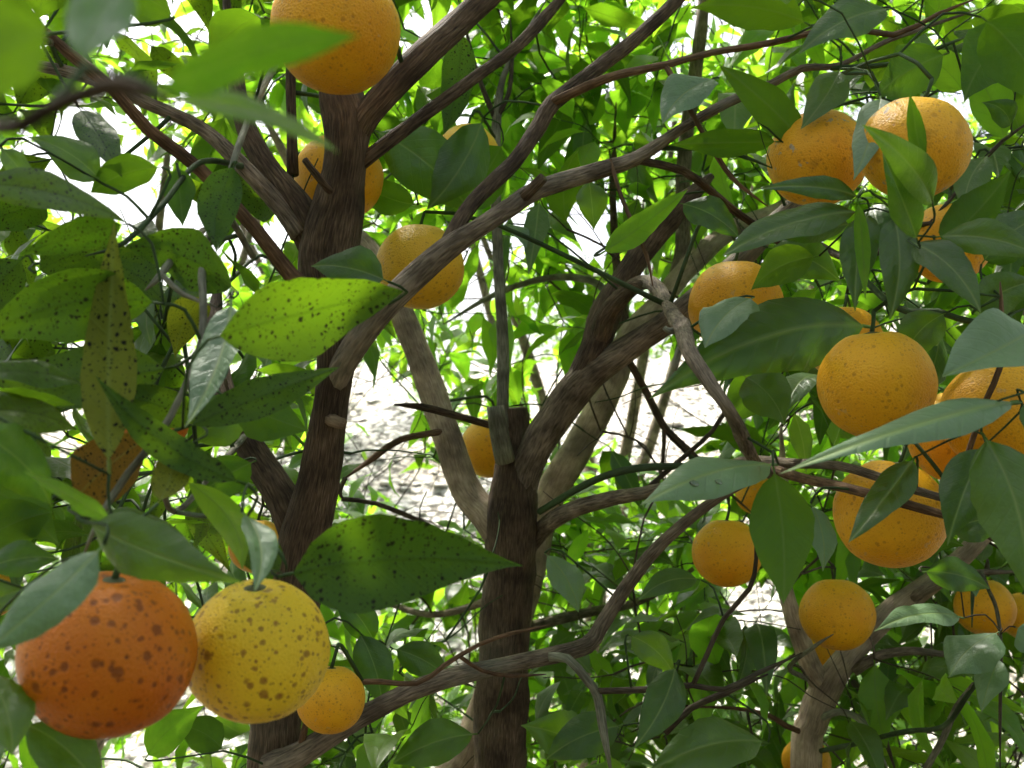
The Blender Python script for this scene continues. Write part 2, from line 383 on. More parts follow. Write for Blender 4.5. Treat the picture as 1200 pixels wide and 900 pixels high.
def hero(tree, b, t, wpx, db, dt, phi=0, face=1, mat='leaf', bow=0, dbow=0.0, fold=20, curl=0.5, wave=0.2, twig=True, seed=None):
    """a leaf laid from base pixel b (depth db) to tip pixel t (depth dt); wpx apparent width; phi tilts its face up"""
    tree.nhero += 1
    seed = tree.nhero * 7 + 3 if seed is None else seed
    B, T = P(*b, db), P(*t, dt)
    dirx = T - B; Ln = dirx.length; dirx.normalize()
    mid = (B + T) / 2; toc = (CAM - mid).normalized()
    n0 = (toc - dirx * toc.dot(dirx)).normalized()
    upv = Vector((0, 0, 1)); s0 = n0.cross(dirx).normalized()
    if s0.dot(upv) < 0: s0 = -s0                                # in-plane side that points up
    if abs(s0.z) < 0.25 and s0.x < 0: s0 = -s0
    n = (n0 * math.cos(R(phi)) + s0 * math.sin(R(phi))).normalized()
    zax = n * face
    yax = zax.cross(dirx).normalized()
    wid = wpx * ((db + dt) / 2) / F / max(0.35, math.cos(R(phi)))
    g = leaf_grid(14, 4, wid / Ln, R(fold), curl, wave, seed, 0.0, 0.06)
    # bring the curled midrib back on the chord
    V = np.array(g[0]); U = np.array(g[2])
    tipi = 14 * 9 + 4; tv = V[tipi]; an = math.atan2(tv[2], tv[0]); ca, sa = math.cos(-an), math.sin(-an); sc = 1 / math.hypot(tv[0], tv[2])
    X = (V[:, 0] * ca - V[:, 2] * sa) * sc; Z = (V[:, 0] * sa + V[:, 2] * ca)
    V[:, 0] = X; V[:, 2] = Z
    bw = bow * ((db + dt) / 2) / F / Ln                          # sideways bow in the picture, as a share of the length
    sgn = 1 if yax.dot(s0) > 0 else -1
    V[:, 1] += 4 * bw * sgn * V[:, 0] * (1 - V[:, 0])
    me = leaf_mesh('leaf', [tuple(x) for x in V], g[1], g[2], M[mat])
    mat4 = Matrix((dirx, yax, zax)).transposed().to_4x4() @ Matrix.Scale(Ln, 4)
    mat4.translation = B - tree.base
    o = bpy.data.objects.new('leaf', me); COL.objects.link(o); o.parent = tree.root; o.matrix_local = mat4
    if twig: tree.want.append((B, dirx))
    return o

FRUIT = []
def connect(tree, p, d=None, r0=0.0009, strict=False):
    """grow a thin twig from the nearest wood of the tree to p"""
    nd, dist = tree.nearest(p)
    q = Vector(nd[:3]); p = Vector(p)
    if dist < 0.004: return
    midp = (q + p) / 2 + Vector((random.uniform(-1, 1), random.uniform(-1, 1), random.uniform(0.0, 1.2))) * dist * 0.13
    if d is not None: midp = midp * 0.6 + (p - Vector(d) * min(dist * 0.45, 0.03)) * 0.4
    for tries in range(7):                                       # keep clear of fruit
        bad = None
        for f in (0.12, 0.25, 0.4, 0.5, 0.6, 0.75, 0.88):
            x_ = q * (1 - f) ** 2 + midp * 2 * f * (1 - f) + p * f * f
            for c_, r_ in FRUIT:
                if (x_ - c_).length < r_ * 1.08 and (p - c_).length > r_ * 1.0: bad = (c_, r_, x_)
        if bad is None: break
        ov = (bad[2] - bad[0]); ov = ov.normalized() if ov.length > 1e-5 else Vector((0, 0, 1))
        midp = midp + ov * bad[1] * 0.7 + Vector((0, 0, 0.012))
    else: return
    if strict:
        for f in (0.1, 0.2, 0.3, 0.4, 0.5, 0.6, 0.7, 0.8, 0.9):
            x_ = q * (1 - f) ** 2 + midp * 2 * f * (1 - f) + p * f * f; u_ = proj(x_)
            if u_ is None: continue
            for c_, r_ in FRUIT:
                w_ = proj(c_)
                if u_[2] < w_[2] and (u_[0] - w_[0]) ** 2 + (u_[1] - w_[1]) ** 2 < (r_ / w_[2] * F) ** 2: return False
    r1 = min(nd[3] * 0.8, r0 * (1.15 + dist * 2.5))
    rows = [(*q, r1), (*midp, (r1 + r0) / 2), (*p, r0)]
    c = tree.twigs.add(rows, 5, 0.03, 0.06, tree.base)
    for r in c[1:]: tree.nodes.append((*r[:3], r[3]))

GAPS = [(150, 225, 40, 30), (110, 150, 30, 20), (160, 25, 14, 14), (345, 25, 12, 20), (480, 60, 16, 20), (600, 30, 14, 12), (660, 60, 14, 14), (700, 250, 30, 24), (1150, 95, 20, 20), (790, 540, 40, 22), (940, 130, 12, 12), (470, 620, 24, 12), (1075, 660, 16, 12), (1010, 640, 12, 10), (90, 880, 30, 14), (560, 640, 12, 14), (620, 250, 20, 16), (560, 360, 14, 18), (100, 200, 58, 58), (215, 262, 50, 30), (300, 285, 34, 28), (440, 470, 42, 42), (445, 530, 36, 26), (520, 578, 55, 26),
        (690, 290, 24, 26), (775, 470, 80, 50), (760, 420, 60, 16), (640, 385, 13, 12), (510, 25, 34, 22), (530, 130, 26, 16),
        (1112, 128, 26, 26), (895, 712, 42, 30), (30, 805, 26, 32), (14, 855, 18, 30), (212, 832, 30, 24),
        (720, 690, 18, 14), (215, 110, 16, 12), (245, 110, 22, 12), (225, 30, 22, 26), (670, 150, 10, 10), (1000, 400, 12, 10)]
def in_gap(p, grow=1.22):
    q = proj(p)
    if q is None: return False
    for cx, cy_, rx, ry in GAPS:
        if ((q[0] - cx) / (rx * grow)) ** 2 + ((q[1] - cy_) / (ry * grow)) ** 2 < 1: return True
    return False
CLEAR = []                                  # wood and fruit that stand free of leaves in front: (x, y, radius, depth) in the picture
def hides(p, d, size):
    global CLA
    if len(CLA) != len(CLEAR): CLA = np.array(CLEAR)
    if not len(CLA): return False
    for f in (0.15, 0.5, 0.9):
        q = proj(Vector(p) + d * size * f)
        if q is None: continue
        if np.any((q[2] < CLA[:, 3]) & ((q[0] - CLA[:, 0]) ** 2 + (q[1] - CLA[:, 1]) ** 2 < (CLA[:, 2] + 16 / q[2]) ** 2)): return True
    return False
CLA = np.zeros((0, 4))
def add_leaf(tree, p, d, size, mat, nrm=None):
    if hides(p, Vector(d).normalized(), size): return
    d = Vector(d).normalized(); up = Vector((0, 0, 1)) if nrm is None else nrm
    up = (up + Vector((random.gauss(0, .45), random.gauss(0, .45), random.gauss(0, .25)))).normalized()
    y = up.cross(d)
    if y.length < 0.05: y = Vector((1, 0, 0)).cross(d)
    y.normalize(); z = d.cross(y)
    m4 = (Matrix((d, y, z)).transposed().to_4x4()) @ Matrix.Scale(size, 4); m4.translation = p
    tree.leaves.append((m4, size, random.randrange(9), mat))
def spray(tree, p, d, length, n, size, mat='leaf', gap=0.9, droop=0.5, frontal=True):
    d = Vector(d).normalized(); rows = [(*p, 0.0011)]; q = Vector(p); dd = d.copy(); k = 5
    for i in range(k):
        dd = (dd + Vector((random.gauss(0, .16), random.gauss(0, .16), random.gauss(-0.05, .14)))).normalized()
        q = q + dd * length / k; rows.append((*q, 0.0011 - 0.0006 * (i + 1) / k))
    c = tree.twigs.add(rows, 4, 0.05, 0, tree.base)
    ph = random.uniform(0, 6)
    for i in range(n):
        f = (i + 0.6) / n; idx = min(int(f * (len(c) - 1)), len(c) - 2)
        pos = Vector(c[idx, :3]); tang = (Vector(c[idx + 1, :3]) - pos).normalized()
        side = tang.orthogonal(); side.rotate(Quaternion(tang, ph + i * 2.4))
        ld = side * random.uniform(0.6, 1.0) + tang * random.uniform(0.25, 0.8) + Vector((0, 0, -droop * random.uniform(0.2, 1.2)))
        sz = size * random.uniform(0.65, 1.15)
        if gap and in_gap(pos + ld.normalized() * sz * 0.5) and random.random() < gap: continue
        if i == n - 1: ld = tang + Vector((0, 0, -0.2))
        add_leaf(tree, pos, ld, sz, mat)
def grow(tree, pts, size, n, length, matf, gap=0.9, droop=0.5, r0=0.0016):
    """connect spray points one after another (nearest to wood first) so that the wood branches out"""
    pts = [Vector(p) for p in pts]
    a = np.array(tree.nodes)[:, :3]
    key = [float(np.min(np.linalg.norm(a - np.array(p), axis=1))) for p in pts]
    for _, p in sorted(zip(key, pts), key=lambda z: z[0]):
        if gap and in_gap(p, 0.8) and random.random() < gap: continue
        nd, dist = tree.nearest(p); out = (p - Vector(nd[:3]))
        if connect(tree, p, None, r0, True) is False: continue
        out = (out.normalized() + Vector((random.gauss(0, .5), random.gauss(0, .5), random.gauss(0.1, .4)))).normalized()
        spray(tree, p, out, length * random.uniform(0.6, 1.2), random.randint(max(3, n - 2), n + 2), size, matf(), gap, droop)
def finish(tree, twig_mat='twig_dark', limit=300):
    used = tree.nhero
    if tree.twigs.nv:
        o = link('fine_twigs', tree.twigs.mesh('fine_twigs'), M[twig_mat], tree.root); o['kind'] = 'stuff'
    def score(lf):
        q = proj(lf[0].translation)
        if q is None or not (-60 < q[0] < 1260 and -60 < q[1] < 960): return -1.0
        return lf[1] / q[2]
    ls = sorted(tree.leaves, key=score, reverse=True)
    nobj = max(0, limit - used)
    single = [l for l in ls[:nobj] if score(l) > 0]; rest = ls[len(single):]
    inv = Matrix.Translation(-tree.base)
    for m4, size, v, mat in single:
        o = bpy.data.objects.new('leaf', shared_leaf(v, mat)); COL.objects.link(o); o.parent = tree.root; o.matrix_local = inv @ m4
    by = {}
    for l in rest: by.setdefault(l[3], []).append(l)
    if rest:
        mats = list(by); vs, fs, us, lv, mi = [], [], [], [], []; nv = 0
        for k, mt in enumerate(mats):
            for m4, size, v, _ in by[mt]:
                V, Fc, U = LOW[v]; A = np.array(inv @ m4)
                vs.append(V @ A[:3, :3].T + A[:3, 3]); us.append(U); lv.append(np.full(len(V), random.random()))
                fs += [tuple(nv + i for i in f) for f in Fc]; mi += [k] * len(Fc); nv += len(V)
        me = bpy.data.meshes.new('foliage'); me.from_pydata(np.vstack(vs).tolist(), [], fs)
        ua = np.vstack(us); li = np.empty(len(me.loops), int); me.loops.foreach_get('vertex_index', li)
        me.uv_layers.new(name='UVMap').data.foreach_set('uv', ua[li].astype(np.float32).ravel())
        me.attributes.new('leaf_variation', 'FLOAT', 'POINT').data.foreach_set('value', np.concatenate(lv).astype(np.float32))
        for mt in mats: me.materials.append(M[mt])
        me.polygons.foreach_set('material_index', mi)
        o = link('foliage', me, None, tree.root); o['kind'] = 'stuff'

# ------------------------------------------------------------------ ground: pale stony slope
def ground_z(x, y):
    s = min(max((y - 1.6) / 7.0, 0), 1); s = s * s * (3 - 2 * s)
    z = 2.35 * s
    rgt = min(max((x - 2.2) / 4.0, 0), 1); bk = min(max((y - 4.0) / 6.0, 0), 1)
    z += 3.2 * rgt * bk * (1 if y < 30 else max(0, 1 - (y - 30) / 60))
    if y > 14: z += 0.35 * math.sin(x * 0.11 + 1) * min(1, (y - 14) / 20)
    n = noise.noise(Vector((x * 0.6, y * 0.6, 0))) * 0.10 + noise.noise(Vector((x * 2.3, y * 2.3, 3))) * 0.035
    return z + n * min(1, max(0, (y - 1.2)) / 1.5)
def nonlin(a, b, n, k):
    u = np.linspace(-1, 1, n); return np.sign(u) * (np.abs(u) ** k) * (b - a) / 2 + (a + b) / 2
xs = nonlin(-300, 300, 131, 3.0); ys = np.concatenate([np.linspace(-60, -3, 12), np.linspace(-2.5, 12, 110), np.geomspace(12.5, 500, 40)])
V = [(x, y, ground_z(x, y)) for y in ys for x in xs]; nx = len(xs)
Fq = [(j * nx + i, j * nx + i + 1, (j + 1) * nx + i + 1, (j + 1) * nx + i) for j in range(len(ys) - 1) for i in range(nx - 1)]
me = bpy.data.meshes.new('ground'); me.from_pydata(V, [], Fq)
m = MT('pale_stony_ground'); tc = m.n('TexCoord')
def gn(s, d=5):
    n = m.n('TexNoise'); n.inputs['Scale'].default_value = s; n.inputs['Detail'].default_value = d; m.l(tc.outputs['Object'], n.inputs['Vector']); return n.outputs[0]
c = m.ramp(gn(9), [(0.3, (0.36, 0.34, 0.31)), (0.6, (0.58, 0.56, 0.52))])
c = m.mix(m.ramp(gn(1.2), [(0.45, (0, 0, 0)), (0.65, (1, 1, 1))]), c, (0.42, 0.37, 0.30))
vo = m.n('TexVoronoi'); vo.inputs['Scale'].default_value = 26; m.l(tc.outputs['Object'], vo.inputs['Vector'])
c = m.mix(m.ramp(vo.outputs['Distance'], [(0.45, (0, 0, 0)), (0.75, (1, 1, 1))]), c, (0.10, 0.09, 0.075))
sg = m.n('SeparateXYZ'); m.l(tc.outputs['Object'], sg.inputs[0])
edge = m.math('ADD', sg.outputs[1], m.math('MULTIPLY', gn(1.7), 1.6))
soil = m.ramp(gn(14), [(0.35, (0.035, 0.025, 0.016)), (0.65, (0.10, 0.075, 0.045))])
c = m.mix(m.ramp(m.math('DIVIDE', edge, 6.0), [(0.50, (0, 0, 0)), (0.56, (1, 1, 1))]), soil, c)
m.l(c, m.b.inputs['Base Color']); m.b.inputs['Roughness'].default_value = 0.95
m.l(m.bump(m.math('ADD', gn(30), m.math('MULTIPLY', vo.outputs['Distance'], -0.8)), 0.9, 0.03), m.b.inputs['Normal'])
M['ground'] = m.m
g = link('ground', me, m.m); g['kind'] = 'structure'
# loose stones
m = MT('limestone_rubble'); at = m.n('Attribute'); at.attribute_name = 'stone_tone'; tc = m.n('TexCoord')
nn = m.n('TexNoise'); nn.inputs['Scale'].default_value = 40; nn.inputs['Detail'].default_value = 5; m.l(tc.outputs['Object'], nn.inputs[0])
c = m.mix(at.outputs['Fac'], (0.50, 0.48, 0.45), (0.76, 0.74, 0.70)); c = m.mix(m.math('MULTIPLY', nn.outputs[0], 0.5), c, (0.30, 0.27, 0.23))
m.l(c, m.b.inputs['Base Color']); m.b.inputs['Roughness'].default_value = 0.9
m.l(m.bump(nn.outputs[0], 0.6, 0.01), m.b.inputs['Normal']); M['stone'] = m.m
ico_v = []; 
import bmesh
bm = bmesh.new(); bmesh.ops.create_icosphere(bm, subdivisions=1, radius=1.0)
iv = np.array([v.co[:] for v in bm.verts]); ifc = [tuple(v.index for v in f.verts) for f in bm.faces]; bm.free()
vs, fs, tone = [], [], []; nv = 0
for k in range(6000):
    y = 2.7 + 9.3 * random.random() ** 1.3; x = random.uniform(-1, 1) * (1.2 + y * 0.75)
    s = min(0.08, random.lognormvariate(-3.9, 0.5))
    q = iv * np.array([s * random.uniform(.7, 1.4), s * random.uniform(.7, 1.4), s * random.uniform(.25, .5)]) * (1 + 0.25 * rng.standard_normal((len(iv), 1)))
    an = random.uniform(0, 6.3); ca, sa = math.cos(an), math.sin(an)
    q = q @ np.array([[ca, -sa, 0], [sa, ca, 0], [0, 0, 1]]) + np.array([x, y, ground_z(x, y) + s * 0.15])
    vs.append(q); fs += [tuple(nv + i for i in f) for f in ifc]; tone.append(np.full(len(iv), random.random())); nv += len(iv)
me = bpy.data.meshes.new('loose_stones'); me.from_pydata(np.vstack(vs).tolist(), [], fs)
me.attributes.new('stone_tone', 'FLOAT', 'POINT').data.foreach_set('value', np.concatenate(tone).astype(np.float32))
o = link('loose_stones', me, M['stone'], None, False); tag(o, 'pale limestone rubble strewn over the slope behind the trees', 'stones', None, 'stuff')

# ------------------------------------------------------------------ the four near trees (wood)
def root_at(x, y, d):
    p = P(x, y, d); return Vector((p.x, p.y, ground_z(p.x, p.y)))
def to_ground(tree, x, y, wd, d, lean=0.0):
    """rows from the ground up to a pixel of the trunk (flared foot)"""
    p = P(x, y, d); r = wd * 0.5 * d / F; z0 = ground_z(p.x, p.y)
    rows = []
    for f, k in ((-0.06, 1.7), (0.02, 1.5), (0.12, 1.22), (0.45, 1.08), (0.8, 1.02)):
        z = z0 + (p.z - z0) * f
        rows.append((p.x + lean * (1 - f), p.y, z, r * k))
    return rows
def px3(rows): return [(*P(x, y, d), wd * 0.5 * d / F) for x, y, wd, d in rows]

A = Tree('orange_tree', root_at(322, 900, 0.86), 'dark brown trunked orange tree with black-spotted leaves and pocked fruit', 'orange trees of the grove'); A.want = []
branch3(A, 'trunk', to_ground(A, 318, 905, 62, 0.88) + px3([(320, 890, 60, .88), (337, 760, 60, .87), (352, 660, 60, .86), (368, 590, 52, .85), (378, 540, 46, .84), (386, 480, 42, .83),
    (394, 420, 46, .82), (388, 360, 62, .82), (384, 300, 72, .82), (398, 230, 60, .81), (406, 180, 52, .80), (408, 140, 58, .80), (398, 105, 46, .80), (395, 60, 40, .82), (402, 0, 36, .84), (410, -90, 30, .86)]), 'bark_dark', 18, 0.008, 0.14, 0.3)
branch(A, 'branch', [(352, 640, 40, .87), (335, 590, 40, .88), (310, 550, 36, .90), (286, 510, 32, .92), (262, 462, 30, .95), (250, 400, 26, 1.0), (256, 330, 24, 1.05)], 'bark_dark', 12)
branch(A, 'branch', [(392, 452, 30, .825), (408, 418, 31, .80), (440, 372, 31, .78), (480, 331, 29, .78), (522, 293, 28, .78), (560, 268, 24, .78), (600, 241, 24, .79), (630, 222, 22, .80), (700, 200, 19, .82), (745, 186, 17, .83), (800, 150, 13, .84), (853, 120, 12, .85), (905, 98, 10, .86), (940, 80, 9, .86), (985, 76, 7, .86), (1035, 50, 6, .86), (1090, 30, 5, .88), (1150, 10, 4, .9)], 'bark_mid', 12, 0.01, 0.12, 0.4)
branch(A, 'branch', [(522, 293, 22, .78), (545, 249, 19, .80), (573, 217, 18, .82), (602, 190, 18, .84), (633, 147, 19, .87), (648, 122, 19, .88), (700, 80, 18, .92), (743, 47, 17, .95), (787, 7, 16, .98), (850, -60, 14, 1.02)], 'bark_dark', 10, 0.01, 0.14, 0.4)
branch(A, 'branch_stub', [(612, 232, 15, .79), (626, 219, 14, .785), (637, 208, 13, .78)], 'bark_dark', 8)
branch(A, 'branch', [(640, 124, 12, .88), (690, 100, 11, .86), (727, 87, 10, .85), (780, 76, 9, .84), (833, 62, 8, .84), (900, 51, 8, .84), (987, 32, 7, .84), (1047, 41, 7, .84), (1100, 16, 5, .84), (1150, -4, 4, .84)], 'twig_brown', 8)
branch(A, 'twig', [(780, 77, 7, .84), (800, 112, 6, .83), (825, 158, 6, .82), (850, 198, 6, .82), (868, 218, 5, .82), (900, 242, 4, .82)], 'twig_brown', 6)
branch(A, 'twig', [(745, 187, 10, .83), (800, 200, 10, .84), (833, 224, 9, .86), (862, 248, 9, .88), (900, 275, 8, .9), (930, 300, 7, .92)], 'bark_dark', 8)
branch(A, 'twig', [(775, 173, 7, .84), (830, 175, 6, .83), (870, 183, 5, .82), (905, 197, 4, .81)], 'twig_green', 6)
branch(A, 'twig', [(715, 187, 5, .82), (727, 228, 5, .81), (744, 268, 5, .8), (758, 300, 5, .8), (765, 335, 4, .8)], 'twig_brown', 6)
branch(A, 'twig', [(973, 80, 6, .86), (1045, 75, 6, .85), (1090, 60, 6, .84), (1145, 38, 4, .84)], 'twig_green', 6)
branch(A, 'branch', [(415, 165, 30, .80), (430, 135, 32, .79), (465, 96, 32, .79), (505, 56, 31, .8), (545, 20, 31, .82), (590, -25, 30, .84), (640, -90, 26, .88)], 'bark_dark', 12, 0.01, 0.10, 0.3)
branch(A, 'branch', [(422, 192, 18, .80), (450, 170, 17, .80), (500, 132, 16, .82), (555, 92, 15, .84), (605, 55, 14, .87), (640, 18, 14, .9), (680, -25, 12, .93)], 'bark_dark', 10)
branch(A, 'branch', [(372, 285, 50, .82), (345, 240, 40, .82), (318, 203, 30, .83), (295, 165, 26, .84), (280, 120, 22, .86), (272, 60, 18, .9), (262, -30, 14, .95)], 'bark_dark', 12)
branch(A, 'branch', [(352, 275, 26, .81), (332, 247, 22, .81), (285, 195, 20, .81), (240, 153, 17, .82), (180, 124, 16, .82), (100, 90, 15, .82), (50, 78, 13, .83), (-40, 60, 12, .84)], 'bark_mid', 10)
branch(A, 'branch', [(362, 340, 22, .80), (340, 322, 19, .79), (300, 270, 17, .77), (236, 200, 16, .75), (172, 150, 15, .73), (130, 102, 14, .71), (80, 62, 14, .70), (20, 5, 12, .68)], 'twig_brown', 10)
branch(A, 'branch', [(343, 205, 14, .84), (342, 150, 12, .85), (341, 85, 12, .86), (346, 10, 11, .88), (352, -60, 10, .9)], 'bark_dark', 8)
branch(A, 'branch_stub', [(388, 224, 11, .79), (370, 204, 9, .77), (357, 187, 8, .76)], 'bark_dark', 7)
branch(A, 'branch_stub', [(388, 492, 16, .82), (396, 495, 14, .805), (402, 497, 13, .80)], 'cut_wood', 8)
# low bough running right along the bottom
branch(A, 'branch', [(318, 900, 40, .86), (352, 884, 30, .85), (420, 842, 24, .86), (500, 803, 23, .88), (570, 784, 21, .92), (640, 770, 20, .95), (688, 756, 19, .98), (703, 735, 17, .99), (732, 690, 16, 1.0), (772, 640, 15, 1.0), (832, 590, 12, 1.0), (890, 560, 10, .98)], 'bark_mid', 12, 0.01, 0.12, 0.4)
branch(A, 'branch', [(640, 770, 12, .95), (665, 772, 11, .93), (687, 796, 11, .92), (700, 815, 11, .92), (706, 850, 11, .91), (716, 905, 10, .9)], 'twig_grey', 8)
branch(A, 'twig', [(698, 810, 8, .92), (760, 808, 8, .92), (812, 803, 7, .92), (848, 808, 6, .92), (890, 788, 6, .93), (940, 765, 5, .94)], 'twig_dark', 7)
branch(A, 'twig', [(812, 803, 6, .92), (828, 768, 6, .92), (848, 725, 6, .92), (878, 690, 6, .91), (886, 655, 5, .9), (884, 600, 4, .9)], 'twig_dark', 7)
branch(A, 'twig', [(780, 858, 9, .96), (810, 830, 8, .95), (850, 812, 8, .94), (900, 790, 7, .94)], 'twig_dark', 7)
branch(A, 'twig', [(352, 880, 9, .85), (362, 836, 8, .84), (380, 822, 7, .83), (425, 799, 7, .83), (488, 801, 6, .84), (520, 780, 6, .85), (560, 756, 5, .86), (600, 742, 5, .87), (645, 732, 4, .88)], 'twig_brown', 7)
branch(A, 'twig', [(540, 770, 5, .86), (565, 786, 5, .88), (600, 792, 5, .9), (640, 790, 4, .92)], 'twig_brown', 6)
branch(A, 'twig_stub', [(362, 840, 9, .84), (368, 824, 8, .83), (371, 818, 8, .825)], 'twig_grey', 6)
# shoots among the near leaves on the left
branch(A, 'twig', [(296, 300, 8, .80), (262, 250, 8, .66), (238, 300, 9, .58), (238, 350, 9, .55), (236, 400, 8, .53), (214, 460, 8, .52), (185, 512, 9, .5), (150, 555, 9, .49), (118, 605, 8, .48), (98, 650, 7, .48)], 'twig_grey', 8)
branch(A, 'twig', [(325, 72, 8, .84), (300, 120, 9, .74), (280, 170, 8, .66), (265, 220, 7, .63), (240, 290, 6, .58)], 'twig_grey', 7)
branch(A, 'twig', [(285, 195, 8, .81), (235, 190, 7, .7), (190, 240, 7, .62), (145, 285, 6, .58), (100, 300, 5, .55)], 'twig_green', 7)
branch(A, 'twig', [(238, 270, 8, .62), (205, 300, 9, .58), (186, 325, 9, .56), (170, 340, 6, .56)], 'twig_grey', 7)
branch(A, 'twig', [(190, 322, 7, .56), (215, 345, 7, .56), (255, 360, 5, .55)], 'twig_grey', 7)
branch(A, 'twig', [(286, 512, 8, .90), (245, 560, 7, .72), (205, 600, 7, .6), (190, 560, 6, .54), (200, 530, 5, .52)], 'twig_grey', 7)
branch(A, 'twig', [(205, 600, 6, .6), (240, 605, 6, .55), (288, 608, 5, .52), (330, 650, 5, .50), (336, 672, 4, .5)], 'twig_green', 6)
branch(A, 'twig', [(60, 50, 9, .70), (20, 40, 9, .50), (-40, 110, 10, .32), (0, 150, 17, .19), (50, 132, 16, .18), (105, 108, 18, .175), (140, 100, 20, .175), (170, 108, 12, .175), (200, 114, 7, .18)], 'bark_dark', 10)

B = Tree('orange_tree', root_at(585, 900, 1.22), 'straight-trunked orange tree forking around a sawn-off stub', 'orange trees of the grove'); B.want = []
branch3(B, 'trunk', to_ground(B, 584, 905, 64, 1.22) + px3([(585, 890, 62, 1.22), (589, 800, 61, 1.22), (593, 710, 58, 1.22), (598, 640, 60, 1.22), (601, 590, 60, 1.22), (604, 550, 50, 1.22), (604, 510, 36, 1.23), (602, 478, 30, 1.23)]), 'bark_dark', 18, 0.009, 0.13, 0.3)
branch(B, 'branch', [(596, 640, 44, 1.22), (572, 606, 40, 1.23), (545, 572, 36, 1.25), (522, 505, 33, 1.27), (500, 440, 32, 1.29), (478, 385, 30, 1.31), (458, 335, 28, 1.33), (430, 290, 24, 1.36), (400, 262, 20, 1.4), (360, 225, 16, 1.45), (300, 120, 12, 1.5)], 'bark_pale', 12, 0.012, 0.09, 0.3)
branch(B, 'branch', [(604, 600, 40, 1.22), (618, 545, 40, 1.21), (650, 490, 40, 1.20), (686, 444, 42, 1.19), (735, 409, 31, 1.18), (787, 373, 27, 1.17), (833, 337, 27, 1.16), (868, 305, 26, 1.16), (905, 265, 24, 1.16), (950, 225, 20, 1.17), (1000, 180, 17, 1.2), (1060, 120, 13, 1.25)], 'bark_mid', 12, 0.012, 0.10, 0.25)
branch(B, 'branch', [(676, 455, 38, 1.19), (696, 410, 36, 1.19), (711, 367, 34, 1.2), (744, 308, 30, 1.22), (790, 250, 28, 1.25), (834, 206, 25, 1.28)], 'bark_dark', 12, 0.012, 0.12, 0.4)
branch(B, 'branch_stub', [(700, 405, 26, 1.19), (710, 372, 25, 1.17), (731, 345, 21, 1.14), (752, 331, 18, 1.10), (764, 332, 16, 1.07)], 'bark_dark', 10)
branch(B, 'dead_branch', [(748, 331, 15, 1.11), (762, 331, 17, 1.07), (776, 345, 15, 1.0), (786, 364, 16, .9), (800, 384, 21, .80), (806, 408, 18, .70), (833, 452, 15, .64), (863, 495, 14, .65), (884, 540, 14, .76), (900, 556, 10, .90)], 'bark_mid', 10, 0.006, 0.28, 1.0)
branch(B, 'dead_twig_stub', [(803, 398, 10, .74), (794, 415, 9, .73), (790, 434, 7, .73)], 'twig_grey', 7, 0.005, 0.2)
branch(B, 'dead_twig_stub', [(800, 386, 9, .80), (785, 388, 8, .79), (778, 384, 6, .79)], 'twig_grey', 7, 0.005, 0.2)
branch(B, 'branch_stub', [(592, 540, 24, 1.19), (585, 508, 22, 1.18), (580, 476, 21, 1.18)], 'twig_grey', 10)
branch(B, 'branch', [(590, 530, 16, 1.21), (589, 480, 15, 1.22), (589, 400, 14, 1.24), (584, 310, 13, 1.26), (581, 220, 12, 1.28), (582, 140, 11, 1.3), (590, 90, 7, 1.31), (610, 50, 6, 1.32), (640, 0, 5, 1.34)], 'twig_grey', 9)
branch(B, 'twig', [(582, 142, 7, 1.3), (566, 105, 6, 1.3), (552, 60, 5, 1.31), (541, 10, 5, 1.32)], 'twig_dark', 6)
branch(B, 'twig', [(582, 138, 7, 1.3), (596, 110, 6, 1.3), (600, 70, 5, 1.31), (598, 20, 4, 1.32)], 'twig_dark', 6)
branch(B, 'branch', [(590, 684, 30, 1.235), (612, 648, 27, 1.24), (634, 622, 22, 1.22), (665, 600, 20, 1.16), (716, 584, 18, 1.12), (757, 577, 16, 1.08), (820, 562, 14, 1.03), (870, 541, 13, .98), (925, 543, 12, .90), (985, 546, 11, .80), (1043, 564, 11, .745), (1105, 584, 9, .74), (1160, 588, 7, .83), (1230, 580, 6, .82)], 'bark_mid', 10)
branch(B, 'branch', [(884, 540, 12, .99), (928, 557, 12, .86), (1000, 574, 12, .74), (1087, 598, 11, .72), (1122, 610, 8, .74), (1180, 640, 7, .8), (1240, 680, 6, .8)], 'twig_brown', 9)
branch(B, 'twig', [(632, 600, 8, 1.19), (690, 566, 9, 1.14), (740, 550, 9, 1.1), (800, 546, 8, 1.06), (860, 545, 7, 1.02)], 'twig_green', 7)
branch(B, 'twig', [(600, 505, 10, 1.22), (570, 497, 9, 1.2), (530, 486, 9, 1.18), (495, 477, 9, 1.17), (462, 474, 8, 1.16)], 'bark_dark', 8)
branch(B, 'twig', [(522, 505, 8, 1.26), (470, 515, 8, 1.22), (440, 535, 8, 1.19), (405, 560, 7, 1.16)], 'twig_brown', 8)
branch(B, 'twig', [(735, 420, 9, 1.2), (755, 455, 9, 1.22), (778, 500, 9, 1.24), (800, 525, 7, 1.25), (835, 560, 6, 1.26), (880, 600, 5, 1.27)], 'twig_dark', 7)
branch(B, 'twig', [(778, 498, 6, 1.24), (777, 540, 5, 1.24), (768, 580, 4, 1.24)], 'twig_dark', 6)
branch(B, 'twig', [(783, 504, 6, 1.24), (820, 540, 6, 1.23), (838, 570, 5, 1.22)], 'twig_dark', 6)
branch(B, 'twig', [(752, 578, 6, 1.08), (790, 545, 6, 1.08), (835, 505, 5, 1.09), (855, 470, 5, 1.1), (868, 440, 4, 1.1)], 'twig_dark', 6)
branch(B, 'twig', [(1122, 610, 8, .8), (1118, 560, 7, .76), (1135, 530, 7, .74), (1153, 474, 7, .72), (1173, 428, 7, .71), (1174, 368, 6, .71), (1172, 330, 5, .71)], 'twig_brown', 7)
